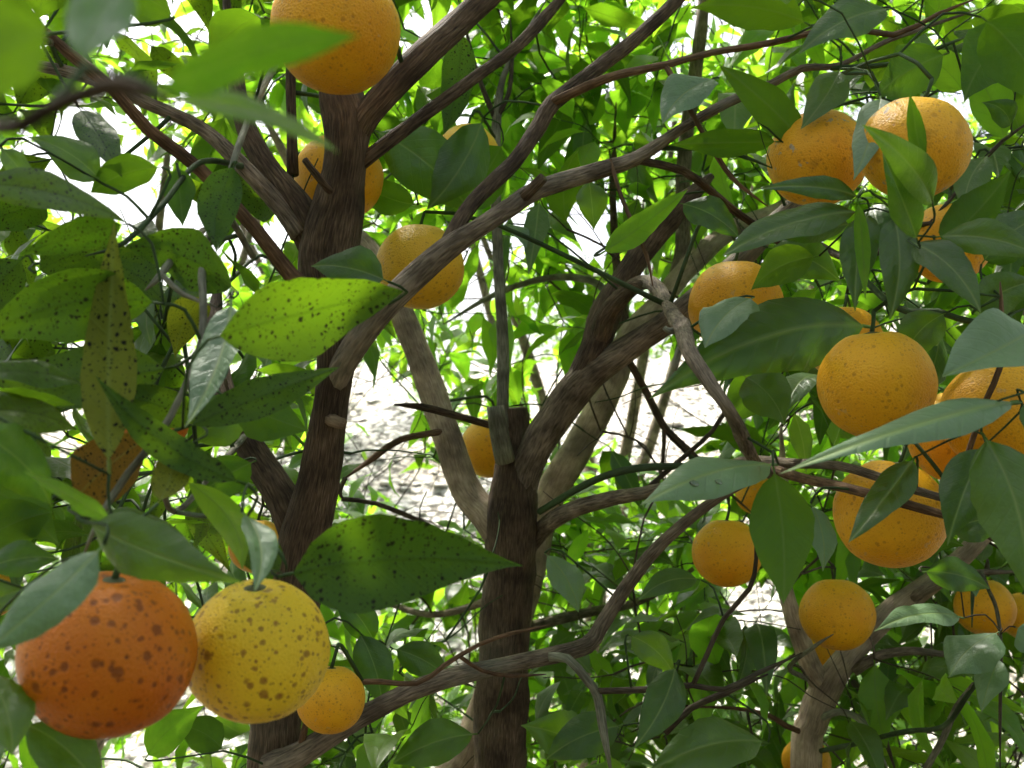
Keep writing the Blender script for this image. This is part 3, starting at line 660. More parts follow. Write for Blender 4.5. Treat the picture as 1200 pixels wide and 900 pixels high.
branch(B, 'twig', [(1173, 428, 5, .71), (1200, 415, 5, .71), (1240, 400, 5, .72)], 'twig_brown', 6)
branch(B, 'twig', [(985, 300, 7, 1.0), (1050, 360, 8, .9), (1100, 365, 8, .86), (1145, 378, 7, .84), (1200, 362, 7, .82)], 'twig_green', 7)
branch(B, 'branch', [(905, 265, 12, 1.16), (945, 280, 11, 1.08), (985, 300, 9, 1.0), (1020, 300, 8, .92), (1065, 270, 7, .86), (1090, 262, 6, .84), (1140, 270, 5, .84), (1210, 300, 5, .84)], 'twig_dark', 8)
branch(B, 'twig', [(1155, 185, 5, .86), (1175, 165, 5, .86), (1210, 140, 5, .86)], 'twig_dark', 6)
branch(B, 'twig', [(1090, 262, 5, .84), (1125, 220, 5, .85), (1155, 185, 5, .86)], 'twig_dark', 6)
branch(B, 'twig', [(400, 585, 6, 1.16), (440, 590, 6, 1.17), (500, 615, 6, 1.18), (530, 640, 5, 1.19), (548, 662, 5, 1.2)], 'twig_dark', 6)
branch(B, 'twig', [(405, 560, 6, 1.16), (398, 575, 6, 1.16), (402, 586, 6, 1.16)], 'twig_dark', 6)

Cc = Tree('orange_tree', root_at(505, 900, 1.62), 'pale barked orange tree leaning right behind the straight trunk', 'orange trees of the grove'); Cc.want = []
branch3(Cc, 'trunk', to_ground(Cc, 512, 960, 40, 1.62) + px3([(520, 930, 39, 1.62), (548, 880, 39, 1.62), (590, 770, 38, 1.61), (620, 670, 38, 1.6), (636, 600, 37, 1.6), (668, 540, 36, 1.6), (698, 487, 34, 1.6), (722, 440, 30, 1.6), (735, 396, 26, 1.6), (768, 360, 25, 1.6), (808, 312, 24, 1.6), (860, 268, 22, 1.62), (930, 235, 18, 1.66), (1010, 150, 14, 1.7)]), 'bark_pale', 14, 0.012, 0.09, 0.3)
branch(Cc, 'branch', [(790, 334, 20, 1.6), (800, 290, 18, 1.62), (800, 230, 17, 1.64), (803, 170, 17, 1.66), (814, 90, 16, 1.68), (823, 20, 15, 1.7), (830, -80, 12, 1.74)], 'bark_mid', 10)
branch(Cc, 'branch', [(726, 425, 16, 1.6), (730, 370, 14, 1.62), (722, 300, 10, 1.66), (718, 220, 8, 1.7), (722, 120, 6, 1.75)], 'bark_dark', 8)
branch(Cc, 'branch', [(715, 345, 9, 1.66), (690, 328, 9, 1.7), (640, 326, 8, 1.75), (580, 345, 7, 1.8), (520, 380, 6, 1.85)], 'twig_grey', 7)
branch(Cc, 'branch', [(620, 670, 14, 1.6), (580, 700, 10, 1.7), (500, 720, 8, 1.8), (430, 690, 7, 1.9), (380, 640, 6, 2.0)], 'bark_mid', 7)
branch(Cc, 'branch', [(600, 740, 14, 1.6), (680, 720, 12, 1.7), (760, 700, 9, 1.8), (850, 640, 7, 1.9)], 'bark_mid', 7)

D = Tree('orange_tree', root_at(945, 900, 1.3), 'slim pale orange tree whose fork cradles a round fruit', 'orange trees of the grove'); D.want = []
branch3(D, 'trunk', to_ground(D, 944, 905, 36, 1.3) + px3([(945, 890, 36, 1.3), (954, 845, 34, 1.3), (968, 806, 36, 1.3), (985, 780, 30, 1.3), (1010, 751, 27, 1.3), (1045, 716, 26, 1.3), (1090, 684, 25, 1.3), (1140, 640, 22, 1.32), (1200, 560, 20, 1.36), (1250, 430, 17, 1.4), (1290, 250, 14, 1.45)]), 'bark_pale', 14, 0.01, 0.09, 0.4)
branch(D, 'branch', [(968, 812, 26, 1.3), (950, 780, 24, 1.3), (934, 738, 22, 1.3), (924, 706, 19, 1.31), (915, 660, 16, 1.33), (920, 600, 14, 1.36), (915, 500, 11, 1.4)], 'bark_pale', 12)
branch(D, 'branch', [(1000, 786, 14, 1.29), (1030, 768, 12, 1.28), (1060, 763, 11, 1.27), (1085, 764, 9, 1.26), (1130, 772, 6, 1.24), (1180, 792, 4, 1.22)], 'bark_mid', 9)
branch(D, 'branch', [(1070, 700, 12, 1.29), (1100, 684, 11, 1.26), (1140, 672, 9, 1.22), (1200, 670, 7, 1.2)], 'bark_mid', 8)
branch(D, 'twig', [(1000, 800, 8, 1.3), (1018, 820, 7, 1.25), (1035, 860, 7, 1.22), (1050, 905, 6, 1.2)], 'twig_dark', 7)
branch(D, 'twig', [(955, 845, 9, 1.3), (985, 834, 8, 1.25), (1015, 850, 8, 1.2), (1040, 900, 7, 1.15)], 'twig_grey', 7)
branch(D, 'twig', [(962, 880, 6, 1.28), (1010, 870, 6, 1.2), (1060, 857, 6, 1.1), (1105, 852, 6, 1.05), (1130, 820, 6, 1.02), (1150, 790, 5, 1.0), (1172, 744, 5, .98)], 'twig_green', 7)
branch(D, 'twig', [(1085, 900, 8, 1.1), (1105, 865, 8, 1.08), (1120, 830, 7, 1.05), (1140, 800, 6, 1.0)], 'twig_grey', 7)
branch(D, 'twig', [(1150, 671, 6, 1.21), (1158, 690, 5, 1.12), (1168, 715, 5, 1.05), (1173, 760, 4, 1.0), (1172, 830, 4, 1.0), (1172, 900, 4, 1.0)], 'twig_dark', 6)
branch(D, 'twig', [(1145, 672, 6, 1.21), (1140, 695, 5, 1.1), (1139, 735, 4, 1.05)], 'twig_green', 6)
branch(D, 'twig', [(945, 860, 8, 1.3), (920, 850, 7, 1.28), (900, 838, 6, 1.27), (860, 830, 5, 1.26), (800, 828, 4, 1.26)], 'twig_brown', 6)
branch(D, 'twig', [(945, 795, 7, 1.27), (925, 782, 6, 1.2), (955, 757, 5, 1.12), (977, 743, 4, 1.1)], 'twig_grey', 6)

# ------------------------------------------------------------------ near leaves, laid one by one
H = hero
# -- tree A, left
H(A, (62, 34), (-60, 125), 95, .18, .16, -30, -1, 'leaf', 10, twig=False)
H(A, (40, 70), (-30, -40), 80, .30, .28, -20, -1, 'leaf', -8)
H(A, (100, 78), (168, -50), 62, .19, .20, 45, 1, 'sheen', 14, curl=0.2)
H(A, (176, 112), (422, 42), 58, .175, .20, -35, -1, 'leaf', 10, curl=.2)
H(A, (196, 118), (398, 180), 30, .20, .25, 40, 1, 'leaf', 14, curl=.3)
H(A, (92, 126), (143, 208), 42, .62, .60, 20, 1, 'spot')
H(A, (190, 196), (106, 226), 44, .60, .60, -20, -1, 'leaf', 6)
H(A, (206, 192), (214, 266), 36, .66, .64, -10, -1, 'leaf')
H(A, (277, 190), (254, 296), 48, .62, .58, 10, -1, 'spot', -8, fold=22)
H(A, (-40, 216), (150, 262), 44, .47, .52, 25, 1, 'spot', 10)
H(A, (150, 262), (20, 300), 40, .52, .5, -20, -1, 'spot')
H(A, (0, 172), (44, 226), 28, .55, .56, 20, 1, 'leaf')
H(A, (278, 342), (146, 288), 64, .56, .57, -25, -1, 'spot', 12)
H(A, (244, 398), (474, 341), 92, .47, .52, -28, -1, 'spot', -4, curl=.5, fold=8)
H(A, (455, 330), (364, 312), 54, .68, .70, 10, 1, 'leaf', 6)
H(A, (214, 502), (398, 430), 46, .50, .56, 15, -1, 'spot', 5, fold=24)
H(A, (270, 470), (362, 505), 62, .66, .68, 10, -1, 'leaf')
H(A, (271, 350), (216, 502), 50, .53, .47, 35, 1, 'sheen', -10, fold=30, curl=-.2)
H(A, (128, 556), (134, 258), 60, .46, .50, -15, -1, 'yellow', -10, curl=.6, fold=20)
H(A, (192, 356), (-40, 405), 84, .52, .46, -20, -1, 'spot', 20, fold=10)
H(A, (205, 430), (-30, 440), 80, .55, .52, 20, -1, 'spot', -4)
H(A, (-40, 440), (100, 452), 30, .44, .50, 50, 1, 'spot', 4)
H(A, (-40, 482), (92, 505), 44, .44, .50, 40, 1, 'spot', 6)
H(A, (-30, 470), (90, 475), 26, .45, .5, -30, -1, 'leaf')
H(A, (-40, 500), (62, 596), 66, .42, .46, 25, 1, 'leaf', 10, fold=18)
H(A, (132, 612), (27, 552), 24, .46, .42, 40, 1, 'backlit', -5)
H(A, (290, 568), (112, 440), 40, .50, .46, 15, -1, 'spot', -14, fold=22)
H(A, (185, 590), (205, 500), 42, .47, .5, 0, -1, 'yellow', 8)
H(A, (84, 590), (185, 505), 74, .50, .56, -10, -1, 'rust', 4)
H(A, (238, 500), (112, 462), 46, .55, .53, -10, -1, 'spot', 8)
H(A, (-20, 668), (70, 655), 40, .5, .52, 20, 1, 'leaf', 6)
H(A, (30, 690), (-40, 730), 36, .5, .5, 10, 1, 'leaf', 6)
H(A, (240, 345), (205, 420), 44, .62, .64, -15, -1, 'yellow', 6)
H(A, (40, 320), (150, 290), 60, .62, .62, -20, -1, 'spot', 6)
H(A, (30, 300), (-30, 390), 60, .64, .6, -15, -1, 'spot', 6)
H(A, (120, 300), (195, 360), 60, .68, .66, -15, -1, 'spot', 6)
H(A, (122, 638), (-30, 772), 58, .405, .38, 30, 1, 'sheen', -12, fold=10, curl=.5)
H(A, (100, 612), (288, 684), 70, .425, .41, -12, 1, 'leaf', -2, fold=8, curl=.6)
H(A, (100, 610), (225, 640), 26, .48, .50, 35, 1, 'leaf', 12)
H(A, (212, 560), (284, 668), 38, .52, .48, 10, -1, 'backlit', 22, fold=22)
H(A, (284, 600), (298, 694), 36, .48, .44, 25, 1, 'sheen', 12, fold=28)
H(A, (326, 676), (614, 663), 112, .47, .50, -10, -1, 'spot', 12, fold=6, curl=.5, seed=8)
H(A, (330, 672), (262, 632), 46, .50, .52, -10, -1, 'spot', 6)
H(A, (-20, 786), (14, 886), 62, .44, .42, 20, 1, 'leaf', 8)
H(A, (25, 846), (120, 930), 62, .46, .46, 10, 1, 'leaf', 8)
H(A, (-30, 640), (62, 600), 64, .58, .60, -5, -1, 'leaf', 6)
H(A, (-30, 560), (70, 640), 60, .60, .60, 0, -1, 'leaf', 6)
H(A, (170, 890), (242, 826), 46, .80, .82, -20, -1, 'backlit', 6)
H(A, (262, 880), (205, 850), 44, .82, .82, -20, -1, 'leaf', 6)
H(A, (300, 540), (215, 600), 50, .74, .70, -5, -1, 'leaf', 6)
H(A, (225, 520), (300, 470), 60, .70, .72, -10, 1, 'leaf', 6)
H(A, (60, 240), (-30, 270), 50, .7, .7, -20, -1, 'spot', 4)
H(A, (330, 250), (250, 210), 60, .86, .88, -20, -1, 'spot', 8)
H(A, (120, 215), (30, 160), 45, .6, .58, 30, 1, 'leaf', 8)
H(A, (205, 20), (120, -10), 60, .6, .6, -20, -1, 'leaf', 8)
H(A, (310, 20), (245, 70), 50, .7, .7, -20, -1, 'leaf', 8)
# -- tree A, centre and top
H(A, (436, 152), (552, 248), 74, .92, .90, 5, 1, 'leaf', 10, fold=8)
H(A, (566, 138), (500, 246), 62, .90, .88, 0, 1, 'leaf', -8, fold=10)
H(A, (590, 165), (520, 252), 60, .95, .93, 0, -1, 'leaf', -8)
H(A, (490, 240), (410, 200), 40, .96, .96, -10, 1, 'leaf', -8)
H(A, (540, 30), (520, 158), 40, .88, .86, -10, -1, 'spot', 5)
H(A, (703, 298), (806, 222), 32, .76, .80, -20, -1, 'backlit', -6)
H(A, (796, 238), (866, 278), 38, .86, .84, 25, 1, 'leaf', 5)
H(A, (842, 92), (776, 146), 44, .82, .80, 40, 1, 'sheen', 10, fold=24)
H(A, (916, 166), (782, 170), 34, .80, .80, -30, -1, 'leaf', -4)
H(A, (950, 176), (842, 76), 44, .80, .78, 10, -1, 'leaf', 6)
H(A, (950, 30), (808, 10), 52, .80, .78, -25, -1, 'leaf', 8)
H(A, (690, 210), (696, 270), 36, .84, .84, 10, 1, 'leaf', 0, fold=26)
H(A, (1032, 112), (1000, 212), 44, .74, .70, 25, 1, 'sheen', -8, fold=20)
H(A, (985, 80), (938, 152), 42, .80, .78, 20, 1, 'leaf', -6)
H(A, (1112, 62), (1026, 116), 62, .78, .74, -10, -1, 'leaf', 6, fold=20)
H(A, (1045, 10), (935, 64), 44, .78, .76, 35, 1, 'leaf', 8)
H(A, (930, -6), (895, 0), 30, .7, .7, 40, 1, 'leaf', 8)
H(A, (1130, 110), (1060, 60), 40, .86, .86, -20, -1, 'backlit', 8)
# -- tree B, right
wet = H(B, (912, 544), (750, 592), 50, .66, .58, 40, 1, 'sheen', 6, fold=8, curl=.4)
H(B, (1196, 470), (912, 556), 40, .62, .52, 42, 1, 'sheen', -12, fold=10, curl=.5)
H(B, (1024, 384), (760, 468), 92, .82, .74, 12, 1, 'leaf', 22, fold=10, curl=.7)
H(B, (884, 348), (826, 408), 50, .76, .72, 38, 1, 'sheen', 6)
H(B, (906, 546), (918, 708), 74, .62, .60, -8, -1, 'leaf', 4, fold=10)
H(B, (950, 590), (964, 670), 32, .74, .72, 35, 1, 'sheen', 5)
H(B, (1214, 384), (1104, 442), 72, .66, .60, 30, 1, 'sheen', -10, fold=34)
H(B, (1018, 246), (1002, 366), 44, .72, .70, 5, 1, 'leaf', -6)
H(B, (1046, 250), (1042, 376), 46, .70, .68, 8, 1, 'leaf', 8, fold=24)
H(B, (1005, 232), (1014, 352), 18, .69, .68, -10, -1, 'backlit', 0)
H(B, (1064, 282), (1150, 368), 44, .68, .64, 28, 1, 'leaf', 10)
H(B, (1094, 244), (1010, 146), 40, .64, .58, 20, 1, 'leaf', 8, fold=22)
H(B, (1082, 200), (1066, 110), 20, .62, .60, 0, -1, 'leaf', 0, fold=30)
H(B, (1076, 284), (1034, 178), 34, .65, .62, 34, 1, 'leaf', -4)
H(B, (1010, 232), (884, 222), 26, .72, .70, 20, 1, 'leaf', 6)
H(B, (1012, 248), (846, 300), 40, .72, .70, 40, 1, 'leaf', 6)
H(B, (1000, 262), (880, 272), 34, .76, .74, -10, 1, 'leaf', 0)
H(B, (1100, 290), (1186, 198), 56, .70, .70, -12, -1, 'leaf', -6)
H(B, (1096, 278), (1230, 306), 42, .68, .64, 15, 1, 'leaf', 10)
H(B, (1150, 506), (1204, 706), 88, .60, .56, 8, 1, 'leaf', 14, fold=18)
H(B, (1156, 520), (1110, 640), 60, .66, .64, 0, 1, 'leaf', 4)
H(B, (1072, 536), (994, 636), 42, .72, .66, 22, 1, 'leaf', -6, fold=16)
H(B, (1110, 620), (1185, 600), 50, .74, .72, 10, 1, 'leaf', 0)
H(B, (1046, 640), (1130, 640), 40, .86, .86, -10, -1, 'leaf', 8)
H(B, (870, 440), (920, 500), 60, .86, .84, 20, 1, 'leaf', 8)
H(B, (915, 440), (850, 500), 50, .92, .9, -10, -1, 'leaf', 8)
H(B, (900, 290), (985, 330), 50, .84, .82, 0, 1, 'leaf', 8)
H(B, (960, 300), (880, 340), 44, .80, .78, -15, -1, 'leaf', 8)
H(B, (1150, 310), (1230, 250), 60, .74, .74, 10, 1, 'leaf', 8)
H(B, (1140, 368), (1215, 330), 50, .72, .72, -5, 1, 'leaf', 8)
H(B, (1110, 366), (1060, 420), 50, .8, .82, 5, 1, 'leaf', 8)
H(B, (1200, 20), (1130, 120), 70, .8, .78, -10, -1, 'leaf', 8)
H(B, (1150, 20), (1230, 130), 80, .74, .72, -10, -1, 'leaf', 8)
H(B, (1178, 170), (1120, 60), 46, .9, .9, -10, -1, 'backlit', 8)
H(B, (1160, 180), (1130, 250), 40, .8, .78, 10, 1, 'leaf', 8)
H(B, (1185, 150), (1150, 120), 30, .84, .84, 10, 1, 'leaf', 8)
H(B, (596, 262), (622, 298), 18, 1.1, 1.08, 35, 1, 'sheen', 4)
H(B, (1200, 460), (1260, 560), 60, .6, .6, 20, 1, 'leaf', 8)
# -- tree D and low leaves
H(D, (1172, 740), (1112, 794), 56, .96, .94, 40, 1, 'sheen', 6, fold=10)
H(D, (1172, 770), (1150, 836), 34, .98, .96, 30, 1, 'sheen', 0)
H(D, (1130, 724), (1024, 740), 30, .92, .86, 45, 1, 'sheen', 6)
H(D, (1190, 735), (1220, 770), 40, .98, .98, 35, 1, 'sheen', 6)
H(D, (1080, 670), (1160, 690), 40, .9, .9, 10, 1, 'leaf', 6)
H(D, (1130, 660), (1144, 700), 24, .92, .9, 35, 1, 'sheen', 0)
H(A, (792, 778), (742, 878), 48, .88, .84, 5, 1, 'leaf', -8, fold=24)
H(A, (736, 744), (790, 792), 38, .92, .92, 0, 1, 'leaf', 8)
H(A, (822, 680), (748, 704), 30, .94, .92, 15, 1, 'leaf', 10)
H(A, (638, 648), (678, 718), 36, 1.0, .98, 25, 1, 'sheen', 6)
H(A, (900, 870), (760, 905), 60, .94, .88, 15, 1, 'leaf', 10)
H(A, (690, 880), (610, 850), 60, 1.0, .98, 0, 1, 'leaf', 6)
H(A, (730, 850), (640, 890), 50, .96, .96, 10, 1, 'leaf', 6)
H(A, (440, 755), (385, 690), 40, .95, .95, 0, 1, 'leaf', 6)
H(A, (420, 740), (448, 830), 44, .94, .92, 0, 1, 'leaf', 6)
H(A, (460, 760), (530, 800), 40, 1.0, 1.0, 5, 1, 'leaf', 6)
H(A, (560, 860), (460, 895), 50, .98, .96, 10, 1, 'leaf', 6)

# ------------------------------------------------------------------ fruit
PEND = []
def orange_mesh(seed, oblate, mat):
    rs = random.Random(seed); bm = bmesh.new(); bmesh.ops.create_uvsphere(bm, u_segments=40, v_segments=28, radius=1.0)
    o3 = Vector((seed * 3.7, seed * 1.3, 0))
    for v in bm.verts:
        n = v.co.normalized(); r = 1 + 0.022 * noise.noise(n * 1.6 + o3) + 0.008 * noise.noise(n * 5 + o3)
        h = math.acos(max(-1, min(1, n.z)))
        r -= 0.07 * math.exp(-(h / 0.22) ** 2); r += 0.012 * math.exp(-((h - 0.45) / 0.2) ** 2)
        r -= 0.02 * math.exp(-((math.pi - h) / 0.12) ** 2)
        v.co = Vector((n.x * r, n.y * r, n.z * r * oblate))
    me = bpy.data.meshes.new('peel'); bm.to_mesh(me); bm.free(); me.materials.append(M[mat]); return me
def calyx_mesh():
    V = [(0, 0, 0.05)]; Fc = []
    for k in range(15):
        a = 2 * math.pi * k / 15; r = 0.17 if k % 3 else 0.23
        V.append((math.cos(a) * r, math.sin(a) * r, 0.0 if k % 3 else -0.015)); 
    for k in range(15): Fc.append((0, 1 + k, 1 + (k + 1) % 15))
    me = bpy.data.meshes.new('calyx'); me.from_pydata(V, [], Fc); me.materials.append(M['calyx']); return me
def orange(tree, x, y, dpx, label, mat='peel_orange', size=0.080, depth=None, tilt=(0, 0), oblate=0.96, twig=True, stem=0.016):
    d = size * F / dpx if depth is None else depth
    r = dpx * 0.5 * d / F; c = P(x, y, d)
    seed = int(x * 7 + y); CLEAR.append((x, y, dpx * 0.42, d))
    root = empty('orange', c - Vector((0, 0, r * 0.95))); tag(root, label, 'orange', 'oranges hanging in the grove')
    rot = Matrix.Rotation(R(tilt[0]), 4, 'X') @ Matrix.Rotation(R(tilt[1]), 4, 'Y')
    o = link('peel', orange_mesh(seed, oblate, mat), None, root)
    o.matrix_local = Matrix.Translation((0, 0, r * 0.95)) @ rot @ Matrix.Rotation(seed % 6, 4, 'Z') @ Matrix.Scale(r, 4)
    k = link('calyx', calyx_mesh(), None, None, False); top = r * oblate * 0.935
    k.matrix_local = Matrix.Translation((0, 0, r * 0.95)) @ rot @ Matrix.Translation((0, 0, top)) @ Matrix.Scale(r, 4)
    tb = Tubes(); a = (Matrix.Translation((0, 0, r * 0.95)) @ rot); s0 = a @ Vector((0, 0, top)); s1 = a @ Vector((0.002, 0, top + stem * 0.5)); s2 = a @ Vector((0.004, 0.003, top + stem))
    tb.add([(*s0, .0018), (*s1, .0015), (*s2, .0015)], 6, 0.01); k.parent = link('stem', tb.mesh('stem'), M['twig_green'], root)
    FRUIT.append((c, r)); PEND.append((tree, root.location + s2))
    return root
orange(A, 394, 36, 150, 'large orange with grey scars resting in the top fork of the dark trunk', 'peel_orange', 0.088, tilt=(-12, 10))
orange(A, 397, 208, 104, 'orange half hidden behind the dark trunk, showing on both its sides', 'peel_orange', depth=.93)
orange(B, 492, 313, 104, 'pale yellow-orange fruit crossed by a slanting brown branch', 'peel_yellow', depth=.92)
orange(B, 548, 182, 74, 'small orange behind broad dark leaves beside the thin upright green stem', 'peel_yellow', depth=1.2)
orange(B, 958, 186, 116, 'orange beside the big grey-flecked yellow fruit, leaf tips over both its ends', 'peel_scarred', depth=.82, tilt=(5, -10))
orange(B, 1071, 174, 126, 'large yellow-orange fruit flecked with grey scars behind a narrow upright leaf', 'peel_scarred', depth=.72, tilt=(14, 8), oblate=.93)
orange(B, 1112, 285, 96, 'orange half covered by leaves under the large grey-flecked fruit', 'peel_orange', depth=.86)
orange(B, 862, 358, 110, 'orange behind a pale folded leaf above a long dark leaf', 'peel_orange', depth=.90)
orange(B, 990, 402, 88, 'orange almost wholly hidden behind the long dark leaf', 'peel_orange', depth=.98)
orange(B, 1027, 451, 134, 'smooth round orange above the long pale leaf', 'peel_orange', depth=.72, tilt=(6, -6))
orange(B, 1176, 487, 140, 'large orange under a broad pale leaf, cut by a thin brown twig', 'peel_orange', depth=.78)
orange(B, 1124, 512, 114, 'orange wedged behind its cluster, crossed by the tail of the long pale leaf', 'peel_orange', depth=.88)
orange(B, 1043, 602, 130, 'large orange with a dark leaf across it and a brown bough in front', 'peel_orange', depth=.80, tilt=(4, 10))
orange(B, 852, 648, 82, 'lone small orange touching a broad hanging green leaf', 'peel_orange', depth=1.1)
orange(D, 981, 720, 86, 'round orange sitting in the fork of the slim pale trunk', 'peel_orange', depth=1.2, tilt=(-14, 0))
orange(D, 958, 762, 52, 'small orange tucked low behind the fork of the slim pale trunk', 'peel_orange', depth=1.42)
orange(D, 1154, 712, 68, 'orange behind thin crossing twigs above two pale square leaves', 'peel_orange', depth=1.25)
orange(D, 1200, 722, 56, 'orange beside the one behind crossing twigs, partly out of view', 'peel_orange', depth=1.3)
orange(D, 945, 892, 56, 'small orange peeping out behind the foot of the slim pale trunk', 'peel_orange', depth=1.5)
orange(A, 128, 766, 198, 'big deep orange fruit pitted with dark brown spots', 'peel_deep', depth=.47, tilt=(10, 6), oblate=.95)
orange(A, 302, 762, 168, 'bright lemon-yellow fruit pocked with brown pits', 'peel_lemon', depth=.53, tilt=(14, 0), oblate=.97)
orange(A, 388, 820, 80, 'orange just behind the lemon-yellow pocked fruit, by the low bough', 'peel_orange', depth=.80)
orange(A, 302, 640, 66, 'orange peeping out between the dark trunk and spotted leaves', 'peel_orange', depth=1.0)
orange(A, 180, 494, 80, 'reddish orange hidden behind overlapping spotted leaves', 'peel_deep', depth=.66)
orange(B, 576, 525, 74, 'orange behind the sawn-off stub of the straight trunk', 'peel_orange', depth=1.45)
orange(A, -10, 697, 56, 'orange behind the broad pale leaf beside the big pitted fruit', 'peel_orange', depth=.75)
orange(B, 886, 580, 48, 'small orange behind the gap between two pale leaves', 'peel_orange', depth=1.35)

for t, p in PEND: connect(t, p, (0, 0, -1), 0.0016)
for t in (A, B, D):
    for p, d in sorted(t.want, key=lambda z: t.nearest(z[0])[1]): connect(t, p, d)

# ------------------------------------------------------------------ further foliage of the near trees
def pick(*mats): return lambda: random.choice(mats)
def frustum_pts(n, x0, x1, y0, y1, d0, d1):
    return [P(random.uniform(x0, x1), random.uniform(y0, y1), random.uniform(d0, d1)) for _ in range(n)]
def keep_clear(pts, dmin):
    out = []
    for p in pts:
        q = proj(p)
        if q and -30 < q[0] < 1230 and -30 < q[1] < 930 and q[2] < dmin: continue
        out.append(p)
    return out
grow(A, frustum_pts(55, -80, 430, -60, 900, .95, 1.5), 0.11, 7, 0.14, pick('spot', 'leaf', 'leaf'), 0.95)
grow(B, frustum_pts(150, 300, 1150, -80, 700, 1.40, 2.0), 0.105, 9, 0.15, pick('leaf', 'backlit', 'backlit'), 1.0)
grow(Cc, frustum_pts(460, -50, 1250, -120, 960, 1.75, 2.8), 0.105, 9, 0.17, pick('leaf', 'backlit', 'backlit'), 1.0)
grow(D, frustum_pts(130, 640, 1350, 200, 960, 1.15, 1.9), 0.115, 8, 0.15, pick('leaf', 'backlit'), 1.0)
grow(D, frustum_pts(110, 480, 1300, 640, 980, 1.4, 2.2), 0.115, 8, 0.15, pick('leaf'), 1.0)
grow(Cc, frustum_pts(150, 250, 1150, 580, 970, 1.75, 2.6), 0.105, 9, 0.17, pick('leaf', 'backlit', 'backlit'), 1.0)
grow(A, frustum_pts(24, 180, 600, 620, 940, 1.0, 1.5), 0.10, 7, 0.14, pick('leaf', 'leaf', 'backlit'), 1.0)
grow(B, frustum_pts(50, 850, 1250, -80, 450, .95, 1.4), 0.10, 7, 0.14, pick('leaf'), 0.95)
grow(B, frustum_pts(45, 430, 920, -60, 260, 1.35, 1.8), 0.12, 8, 0.15, pick('leaf', 'leaf', 'backlit'), 1.0)
grow(Cc, frustum_pts(60, 400, 950, -60, 330, 1.8, 2.5), 0.12, 8, 0.16, pick('leaf', 'backlit'), 1.0)
grow(A, frustum_pts(26, -60, 330, 280, 640, .72, 1.05), 0.095, 6, 0.12, pick('spot', 'leaf'), 1.0)
grow(A, frustum_pts(12, -60, 330, -40, 200, .72, 1.1), 0.095, 6, 0.12, pick('spot', 'leaf'), 1.0)
# crowns above and around the picture
def crown_pts(tree, n, cx, cy_, cz, rx, ry, rz):
    pts = []
    while len(pts) < n:
        u = Vector((random.uniform(-1, 1), random.uniform(-1, 1), random.uniform(-1, 1)))
        if not 0.25 < u.length < 1: continue
        p = Vector((cx + u.x * rx, cy_ + u.y * ry, cz + u.z * rz))
        if (p - CAM).length < 0.45: continue
        pts.append(p)
    return [p for p in keep_clear(pts, 1.4) if not (p.y < 0.75 and -0.75 < p.x < 1.0 and p.z > 1.9)]
grow(A, crown_pts(A, 260, -.7, .8, 2.6, 1.15, 1.1, .65), 0.11, 8, 0.17, pick('spot', 'leaf'), 0.9)
grow(A, [Vector((-.45 + random.gauss(0, .2), .8 + random.gauss(0, .13), 2.8 + random.gauss(0, .18))) for _ in range(34)], 0.11, 8, 0.16, pick('leaf'), 0)  # unseen leaf cluster added in the sun's path to shade near leaves
grow(B, crown_pts(B, 240, .2, 1.3, 2.85, 1.2, .8, .5), 0.11, 8, 0.17, pick('leaf'), 0.9)
grow(D, crown_pts(D, 220, 1.1, 1.0, 2.4, .8, 1.1, .85), 0.11, 8, 0.17, pick('leaf'), 0.9)
finish(A, 'twig_green'); finish(B, 'twig_green'); finish(Cc); finish(D)

# ------------------------------------------------------------------ trees further up the slope
def back_tree(x, y, h, rad, n, label, lean=0.1, size=0.105, backlit=0.85, tm='bark_mid'):
    z0 = ground_z(x, y); t = Tree('orange_tree', (x, y, z0), label, 'orange trees of the grove')
    fk = h * 0.24; lx = random.uniform(-lean, lean)
    branch3(t, 'trunk', [(x, y, z0 - 0.05, .055), (x, y, z0 + .04, .045), (x + lx * .4, y, z0 + fk * .5, .036), (x + lx, y, z0 + fk, .034)], tm, 10, 0.04, 0.12, 0.3, False)
    for k in range(5):
        a = 2 * math.pi * (k + random.random() * .6) / 5; rr = rad * random.uniform(.5, .75)
        branch3(t, 'branch', [(x + lx, y, z0 + fk - .02, .026), (x + lx + math.cos(a) * rr * .45, y + math.sin(a) * rr * .45, z0 + fk + (h - fk) * .35, .018),
                (x + lx + math.cos(a) * rr * .8, y + math.sin(a) * rr * .8, z0 + fk + (h - fk) * random.uniform(.55, .8), .008)], tm, 7, 0.05, 0.12, 0, False)
    pts = []
    while len(pts) < n:
        u = Vector((random.uniform(-1, 1), random.uniform(-1, 1), random.uniform(-1, 1)))
        if not 0.3 < u.length < 1: continue
        cz = z0 + fk + (h - fk) * 0.42
        pts.append(Vector((x + lx + u.x * rad, y + u.y * rad, cz + u.z * (h - fk) * 0.60)))
    grow(t, [p for p in pts if (p - CAM).length > 0.6], size, 9, 0.2, lambda: 'backlit' if random.random() < backlit else 'leaf', 0.95, 0.4, 0.002)
    finish(t, 'twig_dark')
back_tree(-1.35, 3.2, 3.0, 1.1, 200, 'young orange tree up the slope behind the dark trunk')
back_tree(.25, 3.5, 2.9, 1.1, 200, 'bright leafy orange tree up the slope behind the straight trunk')
back_tree(1.9, 3.3, 3.0, 1.15, 200, 'leafy orange tree up the slope behind the slim pale trunk')
back_tree(-3.2, 4.8, 3.0, 1.2, 180, 'orange tree of the upper row before the open sky', size=.125)
back_tree(-1.5, 6.3, 2.9, 1.2, 180, 'orange tree of the upper row behind the gap between the two dark trunks', size=.125)
back_tree(2.0, 6.6, 2.9, 1.2, 180, 'orange tree of the upper row beyond the stony gap', size=.125)
